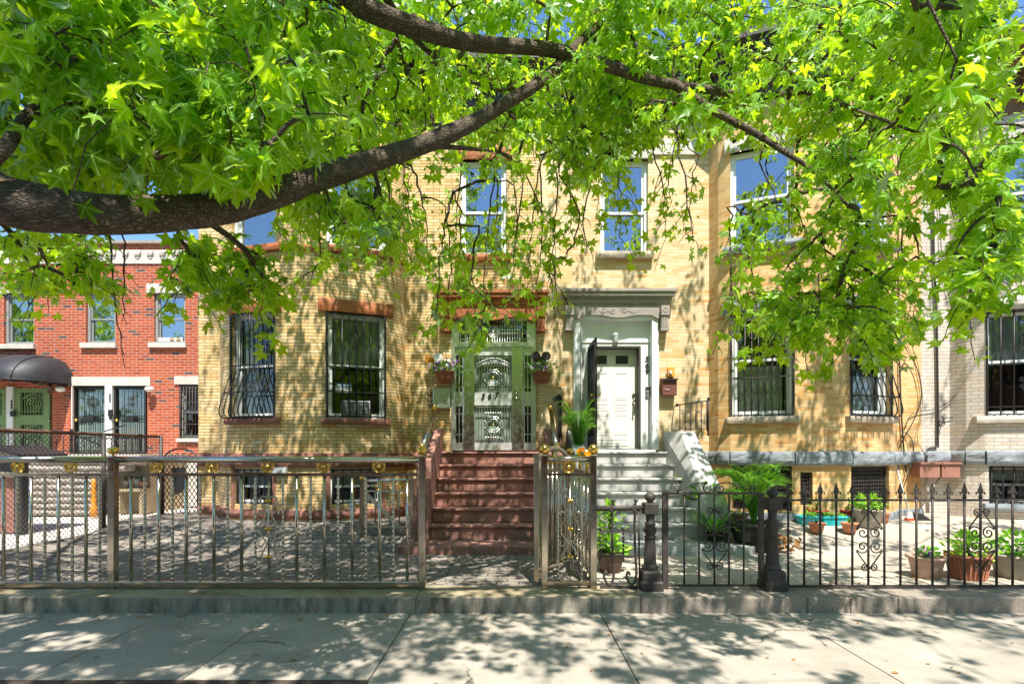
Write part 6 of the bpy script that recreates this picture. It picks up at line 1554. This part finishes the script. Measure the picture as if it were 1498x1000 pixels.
for (x0, y0, x1, y1, D0, D1, n) in ((1080, 280, 1320, 480, 4.0, 5.6, 46), (1130, 420, 1290, 515, 4.2, 5.0, 26), (1385, 240, 1475, 430, 3.6, 4.6, 24), (255, 330, 420, 440, 3.9, 4.8, 16), (320, 400, 430, 440, 4.0, 4.6, 5),
        (0, 335, 150, 420, 4.3, 5.5, 26), (430, 300, 600, 390, 4.6, 6.2, 11), (290, 215, 410, 285, 2.4, 2.8, 6), (420, 270, 560, 330, 3.0, 3.8, 8)):
    fill(x0, y0, x1, y1, D0, D1, n, False)
# the high crown, mostly above the picture, which shades the street
SUN = Vector((.10, -.46, .88)).normalized()
n = 0
while n < 170:
    p = V(random.uniform(-7.5, 7.5), random.uniform(-.8, 7.5), random.uniform(4.6, 9.2))
    x, y = projpx(p) if p.y > .6 else (0, -999)
    if -80 < x < 1600 and y > -20: continue
    if p.x > 3.0 and random.random() < .5: continue
    targets.append(p); n += 1
def shade(x0, x1, y0, y1, z0, z1, n, smin=5.5, smax=9.5):
    """boughs on the sun side of a patch that lies in dappled shade in the photograph"""
    k = tries = 0
    while k < n and tries < n*30:
        tries += 1
        p = V(random.uniform(x0, x1), random.uniform(y0, y1), random.uniform(z0, z1)) + SUN*random.uniform(smin, smax)
        if p.y > .5:
            x, y = projpx(p)
            if -60 < x < 1560 and y > min(200, envelope(x)-40): continue
        if p.z > 10.5 or p.z < 3.6: continue
        targets.append(p); k += 1
shade(-7.5, -1.0, 3.4, 5.8, 0, .2, 380); shade(-1.0, 1.6, 3.6, 5.6, 0, .2, 80); shade(1.6, 6.5, 4.3, 5.7, 0, .2, 75); shade(4, 7.5, 5.0, 5.7, 0, .2, 22)
shade(-6.6, -1.5, 5.6, 9.0, .15, .4, 130); shade(-1.5, .9, 5.6, 7.4, .15, .4, 40); shade(1.0, 8, 5.7, 8.8, .15, .4, 38)
shade(-5.8, -1.7, 8.7, 9.4, .8, 7.4, 125, 4.5, 9.5); shade(-1.7, -1.1, 9.3, 9.4, 2, 5, 10, 4.5, 9.5); shade(.45, 1.15, 9.3, 9.4, 1.6, 5, 15, 4.5, 9.5); shade(-1.0, 3.5, 9.3, 9.4, 4.3, 7, 16, 4.5, 8); shade(4.9, 5.9, 8.6, 8.7, 1.4, 3.8, 16, 4.5, 9); shade(3.7, 7.4, 8.7, 9.4, 1.0, 7, 30, 4.5, 9); shade(7.5, 9.5, 8.7, 9.4, 1.0, 7, 12, 4.5, 9)
shade(3.5, 8.8, 7.2, 8.8, .2, .5, 26); shade(-1.4, 3.0, 7.5, 9.2, .4, 1.6, 5)
# hanging strands (x, y top, y end, distance)
strands = [(512, 255, 370, 6.0), (572, 262, 400, 6.2), (598, 250, 330, 5.6), (628, 250, 395, 6.0), (640, 280, 470, 5.6), (655, 300, 462, 6.2), (690, 300, 455, 5.8), (700, 330, 478, 5.4), (705, 260, 430, 6.2), (722, 250, 380, 6.0), (760, 270, 395, 6.2),
           (775, 230, 405, 5.8), (785, 250, 450, 6.0), (800, 240, 420, 5.6), (825, 300, 380, 5.9), (840, 230, 350, 6.0), (870, 230, 320, 6.4), (905, 220, 345, 5.6), (930, 210, 300, 6.0), (975, 200, 350, 5.2), (1015, 230, 345, 5.4), (610, 230, 360, 5.6), (665, 240, 390, 6.4), (745, 255, 420, 5.4),
           (455, 300, 410, 5.2), (1070, 300, 492, 4.6), (1105, 330, 480, 4.8), (1180, 400, 520, 4.6), (1230, 420, 518, 4.5), (1420, 380, 478, 3.9), (1440, 330, 430, 3.8), (1290, 350, 500, 4.8), (1340, 320, 460, 5.0), (380, 380, 455, 4.0), (260, 390, 432, 4.4), (60, 360, 425, 5.0), (690, 440, 505, 5.0), (728, 420, 470, 5.3)]
bare = [(985, 190, 352, 4.6), (955, 180, 300, 5.0), (150, 330, 520, 4.8), (165, 330, 470, 4.9), (800, 380, 470, 5.8), (790, 400, 480, 5.8), (1125, 240, 330, 4.7), (850, 300, 370, 5.4)]
tpos = np.array([tuple(t) for t in targets]); 
tips = []     # (list of node ids of the outer twig, kind)
def connect(tgt, sag=.12, leaf=True, end=None):
    P = np.array(NP); d = np.linalg.norm(P-np.array(tgt), axis=1); k = int(np.argmin(d))
    a = Vector(NP[k]); b = Vector(tgt); L = (b-a).length
    mid = a.lerp(b, .5)+Vector((random.uniform(-1, 1), random.uniform(-1, 1), random.uniform(-.2, 1)+.5))*L*sag
    pts = bez(a, mid, b, max(3, int(L/.11)))[1:]
    if end is not None:
        m = b.lerp(Vector(end), .45)+Vector((random.uniform(-.16, .16), random.uniform(-.1, .1), 0)); pts += bez(b, m, Vector(end), max(4, int((b-Vector(end)).length/.09)))[1:]
    return k, chain_of(pts, k)
def chain_of(pts, k, jit=.012):
    ids = []; par = k
    for p in pts:
        j = p+Vector((random.gauss(0, jit), random.gauss(0, jit), random.gauss(0, jit)))
        NP.append(tuple(j)); NR.append(0); NPar.append(par); NMain.append(False); par = len(NP)-1; ids.append(par)
    return ids
def fork(ids, n, l0, l1, kind, first=.25, droop=1.0):
    """side shoots leaving a twig at an angle and hanging over"""
    for i in range(n):
        f = first+(1-first)*(i+random.random())/n; j = ids[min(len(ids)-1, int(f*len(ids)))]; p = Vector(NP[j]); par = NPar[j]
        d = (p-Vector(NP[par])).normalized(); u = d.orthogonal().normalized(); a = random.uniform(0, 2*PI); side = u*math.cos(a)+d.cross(u)*math.sin(a); side.z = abs(side.z)*.4
        L = random.uniform(l0, l1); m = p+(d*.5+side*.8)*L*.5; e = p+(d*.45+side*.75)*L+Vector((0, 0, -L*random.uniform(.25, .8)*droop))
        tips.append((chain_of(bez(p, m, e, max(2, int(L/.07)))[1:], j, .006), kind))
mainP = np.array(NP)
order = sorted(range(len(targets)), key=lambda i: float(np.min(np.linalg.norm(mainP-tpos[i], axis=1))))
for i in order:
    k, ids = connect(targets[i]); tips.append((ids, 'twig'))
    pp = projpx(targets[i]) if targets[i].y > .6 else (0, -999)
    fork(ids, 3 if pp[1] > -60 else 2, .16, .36, 'shoot')
for (x, y0, y1, D) in strands:
    k, ids = connect(W(x+random.uniform(-25, 25), y0, D), .16, True, W(x, y1, D-.05)); tips.append((ids, 'strand')); fork(ids, max(3, int((y1-y0)*D/750/.17)), .10, .30, 'shoot', .3, 1.3)
for (x, y0, y1, D) in bare:
    k, ids = connect(W(x+random.uniform(-20, 20), y0, D), .16, True, W(x+random.uniform(10, 30), y1, D-.05)); tips.append((ids, 'bare')); fork(ids, 5, .08, .22, 'bare', .3)
# pipe-model radii
N = len(NP); cnt = np.zeros(N); haskid = np.zeros(N, bool)
for i in range(N-1, -1, -1):
    if not haskid[i] and not NMain[i]: cnt[i] = 1
    p = NPar[i]
    if p >= 0: haskid[p] = True; cnt[p] += cnt[i]
q = MB()
for p, r in limbs:
    pr = [rr*(1+.09*noise.noise(Vector(pp)*4)+.05*noise.noise(Vector(pp)*11)) for pp, rr in zip(p, r)]
    q.tube(p, pr, 18 if r[0] > .08 else 9)
for k in range(26):      # snapped twigs and knots on the big limbs
    p, r = limbs[random.choice((1, 1, 1, 2, 2, 3))]; i = random.randint(8, len(p)-4); d = (p[i+1]-p[i]).normalized(); u = d.orthogonal().normalized(); a = random.uniform(0, 2*PI); o_ = (u*math.cos(a)+d.cross(u)*math.sin(a)+d*.4).normalized(); L_ = random.choice((.012, .02, .03, .05)); rr = min(.03, r[i]*random.uniform(.15, .35))
    q.tube([p[i]+o_*r[i]*.7, p[i]+o_*(r[i]+.012), p[i]+o_*(r[i]+L_*.6), p[i]+o_*(r[i]+L_)], [rr*1.7, rr*1.2, rr*.8, rr*.45], 8)
# root flare
q.lathe((TX, TY, -.06), [(.62, 0), (.48, .1), (.39, .28), (.34, .6)], 18)
q.build('trunk', M['bark'], TREE)
q = MB()
for ids, kind in tips:
    if not ids: continue
    chain = [NPar[ids[0]]]+ids
    rad = [max(.0036, min(.024, .0034*math.sqrt(cnt[j]))) for j in chain]; rad[0] = rad[1]*1.15; rad[-1] = .0024
    vis = min(NP[j][1] for j in chain) 
    q.tube([NP[j] for j in chain], rad, 5 if NP[chain[-1]][1] < 5 else 4, False)
q.build('twigs', M['bark'], TREE)
# leaves
pos, axs, nrs, siz, tin, hi = [], [], [], [], [], []
for ids, kind in tips:
    if kind == 'bare': continue
    chain = [Vector(NP[j]) for j in ids]
    if len(chain) < 2: continue
    Lc = max(.1, sum((b-a).length for a, b in zip(chain, chain[1:])))
    n = random.randint(5, 8) if kind == 'twig' else (random.randint(4, 7) if kind == 'shoot' else max(4, int(Lc/.11)))
    t0 = .25 if kind == 'strand' else (max(0, 1-.40/Lc) if kind == 'twig' else .2)
    base = random.gauss(.5, .17)
    for k in range(n):
        t = t0+(1-t0)*((k+random.random()*.6)/n); f = t*(len(chain)-1); i = min(len(chain)-2, int(f)); p = chain[i].lerp(chain[i+1], f-i); d = (chain[i+1]-chain[i]).normalized()
        a = k*2.4+random.uniform(-.5, .5); u = d.orthogonal().normalized(); w_ = d.cross(u); side = u*math.cos(a)+w_*math.sin(a)
        droop = random.uniform(.2, 1.3)
        ax = side*.9+d*.35+V(0, 0, -droop)
        s = random.choice((.045, .06, .072, .08, .09, .105))*random.uniform(.85, 1.15)*(.9 if p.y > 4 else 1.08)
        nr = V(random.gauss(0, .7), random.gauss(0, .7), 1.0)+side*.35*(-1)+V(0, -.25, 0)
        pet = ax.normalized()*.05+side*.03
        pos.append(p+pet+V(random.gauss(0, .012), random.gauss(0, .012), 0)); axs.append(ax); nrs.append(nr); siz.append(s); tin.append(min(1, max(0, random.gauss(base, .2)))); hi.append(p.y < 4.4 and projpx(p)[1] > -40 if p.y > .5 else False)
pos, axs, nrs, siz, tin, hi = [np.array([tuple(x) for x in z]) if z is pos or z is axs or z is nrs else np.array(z) for z in (pos, axs, nrs, siz, tin, hi)]
mt = basis(pos, axs, nrs, siz); L = LeafMB()
L.add(LEAF_HI, mt[hi], tin[hi]); L.add(LEAF_LO, mt[~hi], tin[~hi]); L.add(PETI, mt[hi], tin[hi])
L.build('crown', M['leaf'], TREE)
print('leaves', len(pos), 'nodes', N)
# dried seed balls hanging in the crown
def ballmesh():
    q = MB(); q.ball((0, 0, 0), .017, 10)
    for k in range(46):
        z = 1-2*(k+.5)/46; a = k*2.39996; r_ = math.sqrt(1-z*z); d = Vector((r_*math.cos(a), r_*math.sin(a), z)); q.tube([d*.014, d*.026], [.004, .0008], 4, False)
    q.tube([(0, 0, .015), (.004, 0, .06)], .0018, 4); return q
cand = [Vector(NP[ids[-1]]) for ids, k in tips if k == 'twig' and NP[ids[-1]][1] > 2.4]
cand = [c for c in cand if 750 < projpx(c)[0] < 1480 and 0 < projpx(c)[1] < 440]
random.shuffle(cand)
for c in cand[:64]: part_copy('seedball', ballmesh, 'seed_ball', M['seed'], TREE, c+Vector((0, -.02, -.07)))

# ================================================================== LIGHT, SKY, CAMERA
def opposite_tree(x, y, rz, label):
    c = copy_tree(TREE); c.location = (x, y, -.1); c.rotation_euler = (0, 0, rz); c['label'] = label; c['group'] = 'street trees'
    for ch in list(c.children):
        if ch.name.startswith('seed_ball') : bpy.data.objects.remove(ch)
OPP = [(-19.5, 2.9, PI, 'unseen sweetgum tree added along the kerb left of the steel fence for window reflections'), (21, 2.9, PI+.2, 'unseen sweetgum tree added along the kerb right of the grey house for window reflections'), (-7, -11.5, 2.6, 'sweetgum tree across the street, left of the parked view'), (4.5, -12.5, 1.2, 'sweetgum tree across the street, opposite the white doorway')]  # kerb pair added out of view so bow windows mirror leaves, not sky
for a in OPP: opposite_tree(*a)
TREE['group'] = 'street trees'
q = MB(); q.box(-40, 40, -16, -10.5, -.155, .0); ground('far_sidewalk', q, M['concrete_old'])
hb = thing('row_house', 'unseen red brick row house added across the street for bounce and reflections', 'house', (0, -17, 0)); q = MB(); fr = Fr((26, -16), (-26, -16)); hs = [(1.2+i*2.3, 2.3+i*2.3, z, z+1.9) for i in range(21) for z in (1.6, 5.0)]  # out-of-view block added for bounce light and reflections
wall(q, fr, 0, 8.5, hs, 0, 0, .2); q.build('brick_wall', M['brick_red'], hb, fixn=False)
q = MB(); q.box(-26, 26, -17.2, -16.25, 0, 8.4); q.build('rooms', M['room_dark'], hb)

for o in list(SC.objects):
    if o.type == 'MESH' and o.name.split('.')[0] in ('cornice_bracket', 'surround', 'hood_bracket', 'sidelight', 'sidelight_glass', 'rosette', 'door_light', 'handle', 'door_post', 'finial', 'stile', 'rail', 'post', 'bar', 'anchor', 'lens', 'plate', 'cornice_scroll', 'bottom_rail', 'top_rail', 'middle_rail') and o.data.users == 1: split_islands(o)
for me in [m for m in bpy.data.meshes if m.users == 0]: bpy.data.meshes.remove(me)
w = bpy.data.worlds.new('World'); SC.world = w; w.use_nodes = True; nt = w.node_tree; bg = nt.nodes['Background']
sky = nt.nodes.new('ShaderNodeTexSky'); sky.sky_type = 'NISHITA'; sky.sun_disc = False
el = math.asin(SUN.z); az = math.atan2(SUN.x, SUN.y)
sky.sun_elevation = el; sky.sun_rotation = az; sky.air_density = 1.0; sky.dust_density = .15; sky.ozone_density = 3.0; sky.altitude = 400
hs = nt.nodes.new('ShaderNodeHueSaturation'); hs.inputs['Saturation'].default_value = 1.12; nt.links.new(sky.outputs[0], hs.inputs['Color']); nt.links.new(hs.outputs[0], bg.inputs[0]); bg.inputs[1].default_value = .135
sun = bpy.data.lights.new('sun', 'SUN'); sun.energy = 4.6; sun.angle = R(.53); sun.color = (1.0, .945, .86)
so = bpy.data.objects.new('sun', sun); COL.objects.link(so); so.rotation_euler = (-SUN).to_track_quat('-Z', 'Y').to_euler(); so.location = (0, 0, 20)
cam = bpy.data.cameras.new('camera'); co = bpy.data.objects.new('camera', cam); COL.objects.link(co); SC.camera = co
cam.sensor_width = 36; cam.lens = 36*F/1498; cam.shift_y = 160/1498; cam.clip_end = 500; cam.clip_start = .05
co.location = (0, 0, CAM_Z); co.rotation_euler = (PI/2, 0, 0)
SC.render.engine = 'CYCLES'; cy = SC.cycles
cy.use_denoising = True
try: cy.denoiser = 'OPENIMAGEDENOISE'
except Exception: pass
cy.max_bounces = 9; cy.diffuse_bounces = 4; cy.glossy_bounces = 4; cy.transmission_bounces = 5; cy.transparent_max_bounces = 12; cy.sample_clamp_indirect = 8; cy.caustics_reflective = False; cy.caustics_refractive = False
SC.view_settings.view_transform = 'Standard'; SC.view_settings.look = 'None'; SC.view_settings.exposure = 1.1; SC.view_settings.gamma = 1.0
